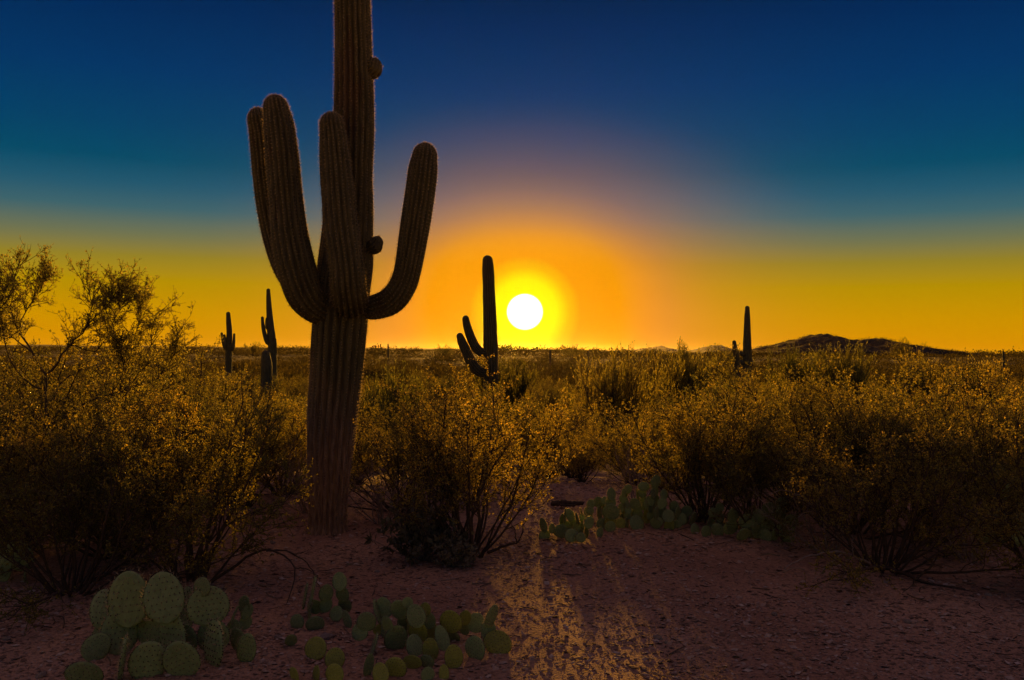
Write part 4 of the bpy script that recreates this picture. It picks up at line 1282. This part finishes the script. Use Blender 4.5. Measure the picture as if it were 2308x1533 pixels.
def ground_cover():
    r = np.random.default_rng(77)
    # gravel: flat irregular chips
    n = 62000
    y = 3.6 * (13.0 / 3.6) ** r.random(n); x = (r.random(n) * 2 - 1) * (y * 0.60 + 0.2)
    keep = vnoise(x / 0.9 + 4, y / 0.7) + 0.35 * r.normal(size=n) > -0.25
    x, y = x[keep], y[keep]; n = len(x)
    s = 0.0042 * np.exp(np.minimum(np.abs(r.normal(0, 0.72, n)), 1.5)) * (1 + 0.07 * (y - 4))
    c = np.stack([x, y, gz(x, y) + s * 0.25], -1)
    a = r.random(n) * 6.28
    e1 = np.stack([np.cos(a), np.sin(a), r.normal(0, .2, n)], -1); e2 = np.stack([-np.sin(a), np.cos(a), r.normal(0, .2, n)], -1); e3 = np.array([0, 0, 1.0])
    j = lambda: r.uniform(0.6, 1.3, n)[:, None] * s[:, None]
    V = np.stack([c + e1 * j() * 1.3, c + e2 * j(), c - e1 * j() * 1.3, c - e2 * j(), c + e3 * j() * 0.32], 1).reshape(-1, 3)
    k = np.arange(n)[:, None] * 5
    F = np.concatenate([k + np.array([[0, 1, 4]]), k + np.array([[1, 2, 4]]), k + np.array([[2, 3, 4]]), k + np.array([[3, 0, 4]])])
    tag(link('gravel', make_mesh('gravel', V, F, M_GRAVEL, smooth=False)), 'fine gravel and chips of rock over the sand', 'gravel', kind='stuff')
    # twig and leaf litter, thicker under the shrubs
    n = 16000
    y = 3.6 * (12.0 / 3.6) ** r.random(n); x = (r.random(n) * 2 - 1) * (y * 0.60 + 0.2)
    d = np.full(n, 9.0)
    for a, b, sc in PLACED:
        if b < 12: d = np.minimum(d, np.hypot(x - a, y - b))
    keep = (d < 1.0 + 0.25 * r.normal(size=n)) | (r.random(n) < 0.22)
    x, y = x[keep], y[keep]; n = len(x)
    a = r.random(n) * 6.28
    L = r.uniform(0.012, 0.06, n) * np.where(r.random(n) < 0.06, 2.6, 1)
    dd = np.stack([np.cos(a), np.sin(a), r.normal(0.05, 0.12, n)], -1)
    p0 = np.stack([x, y, gz(x, y) + 0.004], -1)
    P = np.stack([p0, p0 + dd * (L * 0.5)[:, None] + r.normal(size=(n, 3)) * (L * 0.08)[:, None], p0 + dd * L[:, None]], 1)
    P[:, :, 2] = np.maximum(P[:, :, 2], gz(P[:, :, 0], P[:, :, 1]) + 0.002)
    V, F = tubes(P, np.repeat((L * 0.035)[:, None], 3, 1), 3)
    tag(link('litter', make_mesh('litter', V, F, M_LITTER, smooth=False)), 'dry twigs and leaf litter under the shrubs', 'litter', kind='stuff')


ground_cover()

# ------------------------------------------------------------------ far poles on the skyline
def pole(px, D, h, label, cross=True):
    p = at(px, 800, D); org = Vector((p.x, D, float(gz(p.x, D))))
    root = link('utility_pole', None, loc=org)
    tag(root, label, 'pole', 'poles on the skyline')
    P = np.array([[[0, 0, -0.2], [0, 0, h * 0.5], [0, 0, h]]], float)
    V, F = tubes(P, np.array([[0.16, 0.14, 0.1]]), 6)
    link('post', make_mesh('post', V, F, M_POLE), root)
    if cross:
        P = np.array([[[-1.1, 0, h - 0.5], [0, 0, h - 0.5], [1.1, 0, h - 0.5]]], float)
        V, F = tubes(P, np.full((1, 3), 0.07), 4)
        link('crossarm', make_mesh('crossarm', V, F, M_POLE), root)


pole(442, 330, 5.2, 'thin skyline pole with a crossarm beyond the spindly tree')
pole(416, 360, 5.8, 'thin bare skyline pole nearest the spindly tree', False)
pole(552, 420, 3.6, 'short skyline pole between the two candelabra saguaros', False)
pole(1345, 480, 4.2, 'tiny skyline pole just past the sun', False)
pole(1300, 470, 4.4, 'tiny skyline pole with crossarm close to the sun')

# ------------------------------------------------------------------ haze
HAZE = True
if HAZE:
    hm = bpy.data.materials.new('warm_haze'); hm.use_nodes = True
    ht = hm.node_tree; ht.nodes.clear()
    ho = ht.nodes.new('ShaderNodeOutputMaterial'); hv = ht.nodes.new('ShaderNodeVolumePrincipled')
    hv.inputs['Color'].default_value = (0.95, 0.9, 0.85, 1)
    hv.inputs['Density'].default_value = 0.00001
    hv.inputs['Anisotropy'].default_value = 0.87
    ht.links.new(hv.outputs[0], ho.inputs['Volume'])
    x, y0, y1, z0, z1 = 5200.0, -40.0, 5300.0, -12.0, 24.0
    V = [(-x, y0, z0), (x, y0, z0), (x, y1, z0), (-x, y1, z0), (-x, y0, z1), (x, y0, z1), (x, y1, z1), (-x, y1, z1)]
    F = [(0, 3, 2, 1), (4, 5, 6, 7), (0, 1, 5, 4), (1, 2, 6, 5), (2, 3, 7, 6), (3, 0, 4, 7)]
    h = link('haze', make_mesh('haze', V, np.array(F), hm, smooth=False))
    tag(h, 'warm dusty evening air over the whole desert', 'haze', kind='stuff')
